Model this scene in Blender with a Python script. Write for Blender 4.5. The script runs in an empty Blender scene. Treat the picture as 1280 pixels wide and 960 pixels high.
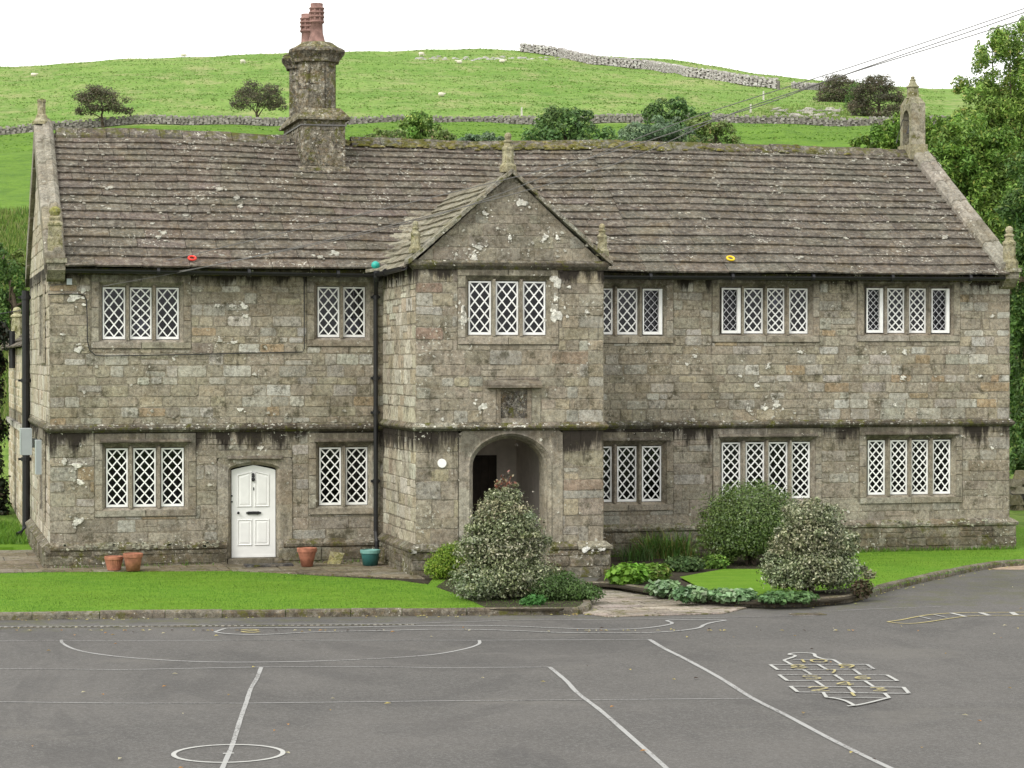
import bpy, math, random
import numpy as np
from mathutils import Vector, Matrix
R = math.radians
rnd = random.Random(7)
sc = bpy.context.scene
COL = sc.collection

# ------------------------------------------------------------------ camera
CAM = np.array([-2.5318, -48.2295, 4.114])
PSI = math.atan(743/3000.)
F_ = np.array([math.sin(PSI), math.cos(PSI), 0]); R_ = np.array([math.cos(PSI), -math.sin(PSI), 0]); U_ = np.array([0, 0, 1.])
cd = bpy.data.cameras.new("camera"); cam = bpy.data.objects.new("camera", cd); COL.objects.link(cam)
cd.sensor_width = 36; cd.lens = 3000/1280*36; cd.clip_start = 0.5; cd.clip_end = 6000
cam.location = CAM; cam.rotation_euler = (R(90)-math.atan(30/3000.), 0, -PSI)
sc.camera = cam

# ------------------------------------------------------------------ light
SUN_EL = R(42)
sund = Vector((-math.sin(R(52))*math.cos(SUN_EL), -math.cos(R(52))*math.cos(SUN_EL), math.sin(SUN_EL)))   # towards the sun
w = bpy.data.worlds.new("World"); sc.world = w; w.use_nodes = True
nt = w.node_tree; bg = nt.nodes['Background']
sky = nt.nodes.new('ShaderNodeTexSky'); sky.sky_type = 'NISHITA'; sky.sun_disc = False
sky.sun_elevation = SUN_EL; sky.sun_rotation = math.atan2(sund.x, sund.y); sky.air_density = 1.5; sky.dust_density = 4
hs = nt.nodes.new('ShaderNodeHueSaturation'); hs.inputs['Saturation'].default_value = 0.15
mx = nt.nodes.new('ShaderNodeMixRGB'); mx.inputs[0].default_value = 0.75; mx.inputs[2].default_value = (11.0, 11.0, 10.8, 1)
nt.links.new(sky.outputs[0], hs.inputs['Color']); nt.links.new(hs.outputs[0], mx.inputs[1]); nt.links.new(mx.outputs[0], bg.inputs[0])
bg.inputs[1].default_value = 0.12
sl = bpy.data.lights.new("sun", 'SUN'); sl.energy = 1.5; sl.angle = R(22); sl.color = (1, .96, .9)
so = bpy.data.objects.new("sun", sl); COL.objects.link(so); so.rotation_euler = (-sund).to_track_quat('-Z', 'Y').to_euler()
sc.view_settings.view_transform = 'Standard'; sc.view_settings.look = 'None'; sc.view_settings.gamma = 1
sc.view_settings.exposure = 0.58
try:
    sc.cycles.max_bounces = 6; sc.cycles.transparent_max_bounces = 8
except Exception: pass

# ------------------------------------------------------------------ survey helpers: sight lines of the photograph met with real planes
def ray(px, py): return F_ + R_*(px-640)/3000. - U_*(py-450)/3000.
def onY(px, py, y=0.):
    q = ray(px, py); t = (y-CAM[1])/q[1]; return CAM+t*q
def onZ(px, py, z=0.):
    q = ray(px, py); t = (z-CAM[2])/q[2]; return CAM+t*q

# ------------------------------------------------------------------ mesh builder
class MB:
    def __init__(s): s.v = []; s.f = []; s.c = []; s.mi = []; s.m = 0; s.col = (1, 1, 1)
    def vert(s, p): s.v.append((float(p[0]), float(p[1]), float(p[2]))); return len(s.v)-1
    def face(s, idx, col=None): s.f.append(tuple(idx)); s.c.append(col or s.col); s.mi.append(s.m)
    def poly(s, pts, col=None): s.face([s.vert(p) for p in pts], col)
    def box(s, a, b, col=None):
        x0, y0, z0 = a; x1, y1, z1 = b
        i = [s.vert(p) for p in ((x0,y0,z0),(x1,y0,z0),(x1,y1,z0),(x0,y1,z0),(x0,y0,z1),(x1,y0,z1),(x1,y1,z1),(x0,y1,z1))]
        for q in ((0,3,2,1),(4,5,6,7),(0,1,5,4),(1,2,6,5),(2,3,7,6),(3,0,4,7)): s.face([i[k] for k in q], col)
    def hexa(s, P, col=None):       # 8 points: bottom ring then top ring
        i = [s.vert(p) for p in P]
        for q in ((0,3,2,1),(4,5,6,7),(0,1,5,4),(1,2,6,5),(2,3,7,6),(3,0,4,7)): s.face([i[k] for k in q], col)
    def prism(s, prof, a, b, col=None, cap=True):   # rings of points a[i], b[i]
        n = len(a); i = [s.vert(p) for p in a]; j = [s.vert(p) for p in b]
        for k in range(n): s.face((i[k], i[(k+1) % n], j[(k+1) % n], j[k]), col)
        if cap: s.face(i[::-1], col); s.face(j, col)
    def tube(s, pts, rad, n=8, col=None, cap=True):
        pts = [Vector(p) for p in pts]; rs = rad if isinstance(rad, (list, tuple)) else [rad]*len(pts)
        rings = []
        for k, p in enumerate(pts):
            d = (pts[min(k+1, len(pts)-1)]-pts[max(k-1, 0)]).normalized()
            up = Vector((0, 0, 1)) if abs(d.z) < .95 else Vector((1, 0, 0))
            a = d.cross(up).normalized(); b = a.cross(d)
            rings.append([s.vert(p+(a*math.cos(2*math.pi*q/n)+b*math.sin(2*math.pi*q/n))*rs[k]) for q in range(n)])
        for k in range(len(rings)-1):
            for q in range(n): s.face((rings[k][q], rings[k][(q+1) % n], rings[k+1][(q+1) % n], rings[k+1][q]), col)
        if cap: s.face(rings[0][::-1], col); s.face(rings[-1], col)
    def lathe(s, c, prof, n=12, rot=0, col=None, sx=1, sy=1):
        rings = []
        for r, z in prof:
            rings.append([s.vert((c[0]+sx*r*math.cos(rot+2*math.pi*q/n), c[1]+sy*r*math.sin(rot+2*math.pi*q/n), c[2]+z)) for q in range(n)])
        for k in range(len(rings)-1):
            for q in range(n): s.face((rings[k][q], rings[k][(q+1) % n], rings[k+1][(q+1) % n], rings[k+1][q]), col)
        s.face(rings[0][::-1], col); s.face(rings[-1], col)
    def build(s, name, mat, parent=None, smooth=False):
        me = bpy.data.meshes.new(name)
        off = Vector((0, 0, 0))
        if parent is not None:
            p = parent
            while p is not None: off += p.location; p = p.parent
        vs = np.array(s.v, dtype=np.float64)-np.array(off)
        me.from_pydata(vs.tolist(), [], s.f)
        for m_ in (mat if isinstance(mat, (list, tuple)) else [mat]): me.materials.append(m_)
        nl = np.array([len(f) for f in s.f])
        cols = np.repeat(np.array([tuple(c)+(1.,) for c in s.c], dtype=np.float32), nl, axis=0)
        at = me.color_attributes.new('tint', 'FLOAT_COLOR', 'CORNER'); at.data.foreach_set('color', cols.ravel())
        me.polygons.foreach_set('material_index', np.array(s.mi, dtype=np.int32))
        if smooth: me.polygons.foreach_set('use_smooth', np.ones(len(s.f), dtype=bool))
        me.update()
        o = bpy.data.objects.new(name, me); COL.objects.link(o)
        if parent is not None: o.parent = parent
        return o
def empty(name, loc, label, cat, group=None):
    o = bpy.data.objects.new(name, None); COL.objects.link(o); o.location = Vector([float(v) for v in loc]); o.empty_display_size = .3
    return tag(o, label, cat, group)
def tag(o, label=None, cat=None, group=None, kind=None):
    if label: o['label'] = label
    if cat: o['category'] = cat
    if group: o['group'] = group
    if kind: o['kind'] = kind
    return o

# ------------------------------------------------------------------ materials
def mat(name, rough=.9, spec=.2):
    m = bpy.data.materials.new(name); m.use_nodes = True; b = m.node_tree.nodes['Principled BSDF']
    b.inputs['Roughness'].default_value = rough; b.inputs['Specular IOR Level'].default_value = spec
    return m, m.node_tree, b
class G:            # tiny node-graph helper
    def __init__(s, nt): s.nt = nt; s.n = nt.nodes; s.l = nt.links
    def node(s, t, **k):
        o = s.n.new(t)
        for a, b in k.items(): setattr(o, a, b)
        return o
    def put(s, sock, v):
        if isinstance(v, bpy.types.NodeSocket): s.l.new(v, sock)
        elif isinstance(v, (tuple, list)) and len(v) == 3 and sock.type == 'RGBA': sock.default_value = tuple(v)+(1,)
        else: sock.default_value = v
    def pos(s, scale=(1, 1, 1), loc=(0, 0, 0)):
        g = s.node('ShaderNodeNewGeometry'); m = s.node('ShaderNodeMapping')
        s.l.new(g.outputs['Position'], m.inputs[0]); m.inputs['Scale'].default_value = scale; m.inputs['Location'].default_value = loc
        return m.outputs[0]
    def z(s):
        g = s.node('ShaderNodeNewGeometry'); x = s.node('ShaderNodeSeparateXYZ'); s.l.new(g.outputs['Position'], x.inputs[0]); return x.outputs[2]
    def noise(s, vec, scale, detail=4, rough=.6, dist=0):
        n = s.node('ShaderNodeTexNoise'); s.put(n.inputs['Vector'], vec); n.inputs['Scale'].default_value = scale
        n.inputs['Detail'].default_value = detail; n.inputs['Roughness'].default_value = rough; n.inputs['Distortion'].default_value = dist
        return n.outputs['Fac']
    def ramp(s, v, lo, hi, a=0., b=1.):
        m = s.node('ShaderNodeMapRange', interpolation_type='SMOOTHSTEP'); s.put(m.inputs[0], v)
        m.inputs[1].default_value = lo; m.inputs[2].default_value = hi; m.inputs[3].default_value = a; m.inputs[4].default_value = b
        return m.outputs[0]
    def math(s, op, a, b=0.):
        m = s.node('ShaderNodeMath', operation=op); s.put(m.inputs[0], a); s.put(m.inputs[1], b); return m.outputs[0]
    def mix(s, f, a, b, mode='MIX'):
        m = s.node('ShaderNodeMixRGB', blend_type=mode); s.put(m.inputs[0], f); s.put(m.inputs[1], a); s.put(m.inputs[2], b); return m.outputs[0]
    def tint(s): return s.node('ShaderNodeVertexColor', layer_name='tint').outputs[0]
    def bump(s, b, h, strength=.5, dist=.01):
        n = s.node('ShaderNodeBump'); n.inputs['Strength'].default_value = strength; n.inputs['Distance'].default_value = dist
        s.put(n.inputs['Height'], h); s.l.new(n.outputs[0], b.inputs['Normal'])

def stone_mat(name, speck=.5, moss=0., grime=0., contrast=.35, patch=.5, flat=0., mean=(.22,.195,.145)):
    m, nt_, b = mat(name, .93, .12); g = G(nt_); P = g.pos()
    c = g.tint()
    if flat: c = g.mix(flat, c, mean)
    h1 = g.noise(g.pos((1, 1, 1), (11, 3, 5)), 9, 5, .75); h2 = g.noise(g.pos((1, 1, 1), (2, 13, 8)), 22, 4, .8); h3 = g.noise(g.pos((1, 1, 1), (6, 3, 18)), 13, 4, .75)
    c = g.mix(g.math('MULTIPLY', g.ramp(h1, .46, .64), .45*contrast*2), c, (.36, .34, .28))
    c = g.mix(g.math('MULTIPLY', g.ramp(h3, .50, .66), .40*contrast*2), c, (.20, .135, .065))
    c = g.mix(g.math('MULTIPLY', g.ramp(h2, .51, .65), .36*contrast*2), c, (.105, .097, .074))
    n1 = g.noise(P, 2.2, 5, .6); n2 = g.noise(P, 14, 5, .7); n3 = g.noise(P, 55, 3, .7)
    v = g.math('ADD', g.math('ADD', g.ramp(n1, .3, .7, -.5*contrast, .5*contrast), g.ramp(n2, .3, .7, -.8*contrast, .8*contrast)), g.ramp(n3, .3, .7, 1-.7*contrast, 1+.7*contrast))
    vc = g.node('ShaderNodeCombineColor'); [g.l.new(v, vc.inputs[i]) for i in range(3)]
    c = g.mix(1., c, vc.outputs[0], 'MULTIPLY')
    # ochre / olive weathering patches
    c = g.mix(g.math('MULTIPLY', g.ramp(g.noise(g.pos((1, 1, 1.6), (3, 1, 7)), 1.7, 4, .65), .5, .72), patch*.55), c, (.19, .135, .06))
    c = g.mix(g.math('MULTIPLY', g.ramp(g.noise(g.pos((1, 1, 1), (9, 4, 2)), 3.1, 5, .7), .52, .7), patch*.5), c, (.085, .085, .05))
    # blackish crust, ragged
    c = g.mix(g.math('MULTIPLY', g.ramp(g.noise(g.pos((1.2, 1.2, .8), (5, 2, 1)), 4.5, 6, .75), .54, .67), .5), c, (.065, .052, .038))
    if grime:   # run-off staining in streaks below the string course; same darkening below cornice and eaves
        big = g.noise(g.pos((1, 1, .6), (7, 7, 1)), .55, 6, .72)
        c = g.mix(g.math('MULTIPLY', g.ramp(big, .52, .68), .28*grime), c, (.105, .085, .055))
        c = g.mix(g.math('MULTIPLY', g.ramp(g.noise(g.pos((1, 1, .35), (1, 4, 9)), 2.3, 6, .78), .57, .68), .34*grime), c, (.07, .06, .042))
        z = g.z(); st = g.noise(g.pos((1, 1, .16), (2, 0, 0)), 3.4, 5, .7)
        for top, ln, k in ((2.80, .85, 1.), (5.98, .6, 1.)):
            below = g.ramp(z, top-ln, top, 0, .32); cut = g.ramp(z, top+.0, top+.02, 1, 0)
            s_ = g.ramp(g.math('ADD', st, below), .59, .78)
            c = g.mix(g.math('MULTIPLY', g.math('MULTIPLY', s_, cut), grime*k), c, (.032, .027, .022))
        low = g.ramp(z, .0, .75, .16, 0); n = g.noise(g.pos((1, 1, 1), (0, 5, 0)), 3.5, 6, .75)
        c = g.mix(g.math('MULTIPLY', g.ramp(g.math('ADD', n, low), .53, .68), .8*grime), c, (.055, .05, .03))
    if moss:
        c = g.mix(g.math('MULTIPLY', g.ramp(g.noise(g.pos((1, 1, 1), (1, 8, 3)), 4.0, 6, .75), .56-.08*moss, .62), .85), c, (.085, .085, .018))
    if speck:
        k = g.ramp(g.math('ADD', g.noise(g.pos((1, 1, 1), (4, 4, 4)), 16, 4, .6), g.ramp(g.noise(P, 1.3, 3, .6), .35, .7, -.12, .07)), .70-.05*speck, .73-.05*speck)
        c = g.mix(k, c, (.50, .49, .42))
    g.l.new(c, b.inputs['Base Color'])
    g.bump(b, g.math('ADD', g.math('MULTIPLY', n2, 1.), g.math('MULTIPLY', n3, .5)), .6, .03)
    return m
M = {}
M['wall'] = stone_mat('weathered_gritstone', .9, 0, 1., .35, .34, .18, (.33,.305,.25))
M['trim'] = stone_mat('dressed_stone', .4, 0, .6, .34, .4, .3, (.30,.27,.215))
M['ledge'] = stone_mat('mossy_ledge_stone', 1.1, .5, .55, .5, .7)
M['slate'] = stone_mat('stone_slate', .8, 0, 0, .40, .35, .35, (.100,.085,.072))
M['ridge'] = stone_mat('mossy_ridge_stone', .9, 1.1, 0, .45, .5)
M['dark_stone'] = stone_mat('sooty_chimney_stone', .9, .3, 0, .7, .6, .4, (.095,.085,.07))
M['finial'] = stone_mat('lichened_finial_stone', .5, .35, 0, .4, .8)
M['dry'] = stone_mat('limestone_walling', .5, 0, 0, .3, .2)
M['flag'] = stone_mat('flagstone', .15, .25, 0, .35, .5)
M['kerb'] = stone_mat('kerb_stone', .1, .4, 0, .4, .6, .5, (.085,.075,.058))

def plain(name, col, rough=.6, spec=.3, var=.15, scale=20, bump=.1, metal=0.):
    m, nt_, b = mat(name, rough, spec); g = G(nt_); P = g.pos()
    n = g.noise(P, scale, 4, .65); n2 = g.noise(P, scale*.15, 3, .6)
    a = tuple(c*(1-var) for c in col); d = tuple(min(1, c*(1+var)) for c in col)
    c = g.mix(g.ramp(g.math('ADD', g.math('MULTIPLY', n, .5), g.math('MULTIPLY', n2, .5)), .35, .65), a, d)
    g.l.new(c, b.inputs['Base Color']); b.inputs['Metallic'].default_value = metal
    if bump: g.bump(b, n, bump, .005)
    return m
M['white'] = plain('white_gloss_paint', (.78, .78, .76), .45, .4, .08, 9, .05)
M['door'] = plain('white_door_paint', (.70, .70, .68), .4, .4, .05, 5, .05)
M['lead'] = plain('grey_lead_came', (.42, .42, .44), .5, .4, .1)
M['iron'] = plain('black_cast_iron', (.012, .012, .013), .45, .4, .3)
M['cable'] = plain('weathered_cable', (.13, .125, .12), .6, .3, .2)
M['dark_cable'] = plain('black_cable', (.03, .03, .03), .6, .3, .2)
M['terracotta'] = plain('terracotta', (.32, .135, .085), .8, .2, .38, 9, .3)
M['chpot'] = plain('weathered_clay_pot', (.23, .135, .115), .8, .2, .4, 9, .3)
M['teal'] = plain('teal_glazed_plastic', (.03, .13, .12), .4, .5, .15)
M['tealrim'] = plain('pale_teal_rim', (.16, .34, .30), .4, .5, .15)
M['soil'] = plain('dark_soil', (.040, .034, .024), .95, .1, .4, 30, .8)
M['box'] = plain('grey_cabinet_plastic', (.34, .38, .38), .5, .3, .06, 4, 0)
M['ball'] = plain('green_ball_rubber', (.02, .30, .25), .4, .4, .2, 12, .1)
M['redring'] = plain('red_rubber', (.62, .035, .02), .5, .4, .1)
M['yellowring'] = plain('yellow_rubber', (.72, .50, .01), .5, .4, .1)
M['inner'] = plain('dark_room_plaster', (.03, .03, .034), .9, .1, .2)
M['oak'] = plain('dark_oak', (.025, .017, .011), .6, .3, .4, 8, .3)
M['render'] = plain('lime_plaster', (.50, .46, .42), .9, .1, .15, 5, .2)
M['bark'] = plain('tree_bark', (.07, .055, .04), .95, .1, .35, 12, .8)
M['wool'] = plain('sheep_wool', (.62, .58, .48), .95, .1, .1, 12, .5)
M['globe'] = plain('pale_sphere', (.55, .56, .58), .5, .4, .03, 4, 0)
M['leafp'] = plain('fallen_leaf', (.42, .33, .12), .8, .2, .5, 3, 0)

def glass():
    m = bpy.data.materials.new('window_glass'); m.use_nodes = True; n = m.node_tree.nodes; l = m.node_tree.links
    n.remove(n['Principled BSDF']); out = n['Material Output']
    t = n.new('ShaderNodeBsdfTransparent'); t.inputs[0].default_value = (.62, .62, .68, 1)
    gl = n.new('ShaderNodeBsdfGlossy'); gl.inputs['Roughness'].default_value = .06
    fr = n.new('ShaderNodeFresnel'); fr.inputs[0].default_value = 1.45
    nz = n.new('ShaderNodeTexNoise'); nz.inputs['Scale'].default_value = 6; bp = n.new('ShaderNodeBump'); bp.inputs['Strength'].default_value = .25; bp.inputs['Distance'].default_value = .02
    l.new(nz.outputs[0], bp.inputs['Height']); l.new(bp.outputs[0], gl.inputs['Normal'])
    ml = n.new('ShaderNodeMath'); ml.operation = 'MULTIPLY'; ml.inputs[1].default_value = .75; l.new(fr.outputs[0], ml.inputs[0])
    mi = n.new('ShaderNodeMixShader'); l.new(ml.outputs[0], mi.inputs[0]); l.new(t.outputs[0], mi.inputs[1]); l.new(gl.outputs[0], mi.inputs[2]); l.new(mi.outputs[0], out.inputs[0])
    return m
M['glass'] = glass()

def leaf_mat(name, trans=.3, rough=.55, spec=.3):
    m = bpy.data.materials.new(name); m.use_nodes = True; n = m.node_tree.nodes; l = m.node_tree.links; b = n['Principled BSDF']
    b.inputs['Roughness'].default_value = rough; b.inputs['Specular IOR Level'].default_value = spec
    a = n.new('ShaderNodeVertexColor'); a.layer_name = 'tint'; l.new(a.outputs[0], b.inputs['Base Color'])
    t = n.new('ShaderNodeBsdfTranslucent'); l.new(a.outputs[0], t.inputs[0])
    mi = n.new('ShaderNodeMixShader'); mi.inputs[0].default_value = trans
    l.new(b.outputs[0], mi.inputs[1]); l.new(t.outputs[0], mi.inputs[2]); l.new(mi.outputs[0], n['Material Output'].inputs[0])
    return m
M['leaf'] = leaf_mat('foliage', .3); M['gloss_leaf'] = leaf_mat('glossy_foliage', .15, .35, .5); M['blade'] = leaf_mat('grass_blade', .35, .7, .2)

def ground_mat():
    m, t, b = mat('pasture_grass', .95, .08); g = G(t)
    P = g.pos(); px = g.node('ShaderNodeMapping')
    n1 = g.noise(g.pos((1, 1, 1)), .035, 6, .62); n2 = g.noise(g.pos((1, .45, .45)), .16, 6, .7); n3 = g.noise(g.pos((1, .5, .5), (3, 3, 3)), .8, 5, .75)
    c = g.mix(g.ramp(n1, .36, .64), (.125, .225, .042), (.175, .27, .065))
    c = g.mix(g.math('MULTIPLY', g.ramp(n2, .46, .68), .75), c, (.28, .285, .13))
    c = g.mix(g.math('MULTIPLY', g.ramp(n3, .50, .62), .65), c, (.07, .15, .022))
    c = g.mix(g.math('MULTIPLY', g.ramp(g.noise(g.pos((.6, .5, 2.), (7, 1, 3)), .9, 6, .8), .52, .64), .45), c, (.27, .28, .11))
    c = g.mix(g.math('MULTIPLY', g.ramp(g.noise(g.pos((.35, .3, 2.2), (1, 9, 3)), .30, 6, .75), .54, .64), .5), c, (.075, .15, .03))
    # lower fields: lush bright meadow up to the boundary wall, rough bank near the valley floor
    gn = g.node('ShaderNodeNewGeometry'); dp = g.node('ShaderNodeVectorMath', operation='DOT_PRODUCT'); g.l.new(gn.outputs['Position'], dp.inputs[0])
    dp.inputs[1].default_value = (F_[0], F_[1], 0); s_ = g.math('ADD', dp.outputs['Value'], float(-CAM@F_))
    lush = g.mix(g.ramp(n3, .35, .7), (.115, .205, .026), (.070, .140, .020)); lush = g.mix(g.math('MULTIPLY', g.ramp(n2, .5, .75), .45), lush, (.15, .27, .03))
    rough_ = g.mix(g.ramp(n3, .4, .6), (.15, .22, .045), (.085, .15, .025)); rough_ = g.mix(g.math('MULTIPLY', g.ramp(g.noise(P, .25, 5, .7), .52, .68), .6), rough_, (.05, .08, .018))
    edge = g.math('ADD', s_, g.math('MULTIPLY', g.ramp(g.noise(P, .08, 4, .6), 0, 1, -1, 1), 9.))
    c = g.mix(g.ramp(s_, 319.5, 321.), lush, c); c = g.mix(g.ramp(edge, 128, 134), rough_, c)
    g.l.new(c, b.inputs['Base Color']); g.bump(b, n3, .9, .5)
    return m
M['ground'] = ground_mat()
def lawn_mat():
    m, t, b = mat('mown_lawn', .95, .08); g = G(t)
    n1 = g.noise(g.pos((.7, 1.6, 1)), 1.6, 6, .7); n2 = g.noise(g.pos((1, 1, 1)), 30, 4, .8)
    c = g.mix(g.ramp(n1, .35, .65), (.105, .215, .02), (.145, .26, .028)); c = g.mix(g.math('MULTIPLY', g.ramp(n2, .45, .65), .5), c, (.085, .175, .012))
    c = g.mix(g.math('MULTIPLY', g.ramp(g.noise(g.pos((.6, 2.5, 1), (4, 4, 0)), .9, 5, .75), .58, .68), .5), c, (.075, .155, .03))
    g.l.new(c, b.inputs['Base Color']); g.bump(b, n2, .8, .03); return m
M['lawn'] = lawn_mat()
def asphalt_mat():
    m, t, b = mat('playground_asphalt', .85, .25); g = G(t); P = g.pos()
    n1 = g.noise(P, .35, 6, .62); n2 = g.noise(P, 24, 5, .9); n3 = g.noise(g.pos((1, .4, 1), (4, 0, 0)), 1.6, 6, .7)
    c = g.mix(g.ramp(n1, .35, .65), (.074, .070, .065), (.096, .090, .083))
    c = g.mix(g.math('MULTIPLY', g.ramp(n3, .5, .7), .4), c, (.060, .058, .056))
    c = g.mix(g.ramp(n2, .46, .62, 0, .75), c, (.155, .150, .142)); c = g.mix(g.ramp(g.noise(g.pos((1,1,1),(3,3,3)), 20, 4, .85), .53, .66, 0, .6), c, (.055, .05, .045)); c = g.mix(g.math('MULTIPLY', g.ramp(g.noise(P, 90, 2, .6), .58, .66), .6), c, (.03, .03, .03))
    c = g.mix(g.math('MULTIPLY', g.ramp(g.noise(g.pos((1, .5, 1), (8, 3, 0)), .22, 6, .7, 1.2), .53, .60), .28), c, (.045, .043, .042))
    c = g.mix(g.math('MULTIPLY', g.ramp(g.noise(g.pos((.5, 1, 1), (2, 9, 0)), .5, 6, .72), .56, .66), .35), c, (.13, .122, .108))
    # moss creeping out from the kerb
    gn = g.node('ShaderNodeNewGeometry'); sx = g.node('ShaderNodeSeparateXYZ'); g.l.new(gn.outputs['Position'], sx.inputs[0])
    k = g.math('ADD', g.ramp(sx.outputs[1], -12.2, -9.6, 0, .3), g.noise(P, 2.6, 6, .75))
    c = g.mix(g.math('MULTIPLY', g.ramp(k, .72, .95), .55), c, (.085, .088, .035))
    g.l.new(c, b.inputs['Base Color']); g.bump(b, n2, .5, .01); return m
M['asphalt'] = asphalt_mat()
def paint_mat(name, col, wear):
    m, t, b = mat(name, .8, .2); g = G(t); P = g.pos()
    k = g.ramp(g.math('ADD', g.noise(P, 30, 4, .8), g.ramp(g.noise(P, .7, 4, .6), .3, .7, -.08, .08)), .58-.16*wear, .68-.16*wear)
    c = g.mix(k, col, (.105, .10, .095)); g.l.new(c, b.inputs['Base Color']); return m
M['paint'] = paint_mat('worn_white_line_paint', (.31, .31, .30), .3)
M['paint_fresh'] = paint_mat('white_line_paint', (.38, .38, .36), .08)
M['paint_yellow'] = paint_mat('yellow_line_paint', (.36, .31, .14), .2)
M['paint_faint'] = paint_mat('faint_line_paint', (.27, .27, .26), .5)

# ------------------------------------------------------------------ masonry
PAL = {
 'upper': [((0.284,0.252,0.191),6),((0.263,0.236,0.180),5),((0.304,0.268,0.191),3),((0.315,0.299,0.256),4),((0.378,0.367,0.327),1.6),((0.231,0.200,0.147),2.5),((0.304,0.221,0.131),1.0),((0.452,0.441,0.392),.7),((0.200,0.173,0.136),.8)],
 'lower': [((0.252,0.226,0.180),6),((0.236,0.210,0.169),5),((0.263,0.231,0.180),3),((0.278,0.263,0.229),4),((0.326,0.315,0.283),1.2),((0.205,0.179,0.136),2),((0.273,0.200,0.120),.5),((0.168,0.147,0.114),.8)],
 'porch': [((0.263,0.231,0.180),5),((0.236,0.210,0.158),4),((0.284,0.247,0.169),3),((0.294,0.284,0.245),3),((0.200,0.173,0.131),2.5),((0.231,0.163,0.120),.8),((0.158,0.131,0.104),1)],
 'gable': [((.20,.18,.14),5),((.175,.155,.12),5),((.23,.205,.155),3),((.24,.225,.19),2),((.18,.14,.105),1)],
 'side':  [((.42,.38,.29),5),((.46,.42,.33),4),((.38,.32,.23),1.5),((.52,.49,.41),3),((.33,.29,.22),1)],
 'plinth':[((.17,.155,.12),5),((.13,.115,.085),4),((.20,.19,.15),3),((.10,.085,.065),3)],
 'newside':[((0.624,0.552,0.415),4),((0.504,0.408,0.268),4),((0.696,0.624,0.488),3)],
 'slate': [((0.095,0.080,0.065),5),((0.084,0.073,0.059),5),((0.104,0.084,0.068),3),((0.093,0.086,0.069),3),((0.106,0.087,0.078),1.5),((0.121,0.108,0.087),1.4),((0.072,0.060,0.049),1.5),((0.091,0.087,0.063),1.5)],
 'slateR':[((0.091,0.083,0.070),5),((0.081,0.074,0.063),5),((0.097,0.086,0.071),3),((0.091,0.090,0.072),3),((0.111,0.107,0.088),1.4),((0.071,0.062,0.053),1.5)],
 'paleslate':[((.25,.24,.17),4),((.21,.20,.14),4),((.30,.29,.22),3)],
 'flag': [((.15,.125,.085),4),((.18,.155,.11),4),((.12,.10,.07),3),((.20,.18,.14),2)],
}
def pick(p, k=.12):
    L = PAL[p]; t = rnd.random()*sum(w_ for _, w_ in L)
    for c, w_ in L:
        t -= w_
        if t <= 0: break
    f = 1+rnd.uniform(-k, k)
    return tuple(min(.9, max(.01, q*f*(1+rnd.uniform(-.03, .03)))) for q in c)
def split(rects, hole):
    hx0, hx1, hz0, hz1 = hole; out = []
    for (a, b, c, d) in rects:
        if b <= hx0 or a >= hx1 or d <= hz0 or c >= hz1: out.append((a, b, c, d)); continue
        if a < hx0: out.append((a, hx0, c, d))
        if b > hx1: out.append((hx1, b, c, d))
        m0, m1 = max(a, hx0), min(b, hx1)
        if c < hz0: out.append((m0, m1, c, hz0))
        if d > hz1: out.append((m0, m1, hz1, d))
    return out
def clip(poly, line):           # keep side where a*u+b*v<=c
    a, b, c = line; out = []
    for i in range(len(poly)):
        p, q = poly[i], poly[(i+1) % len(poly)]
        dp, dq = a*p[0]+b*p[1]-c, a*q[0]+b*q[1]-c
        if dp <= 0: out.append(p)
        if dp*dq < 0:
            t = dp/(dp-dq); out.append((p[0]+(q[0]-p[0])*t, p[1]+(q[1]-p[1])*t))
    return out
def inset(poly, d):
    cx = sum(p[0] for p in poly)/len(poly); cy = sum(p[1] for p in poly)/len(poly); out = []
    for x, y in poly:
        dx, dy = cx-x, cy-y
        out.append((x+(d if dx > 0 else -d)*min(1, abs(dx)/d*.5), y+(d if dy > 0 else -d)*min(1, abs(dy)/d*.5)))
    return out
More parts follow.
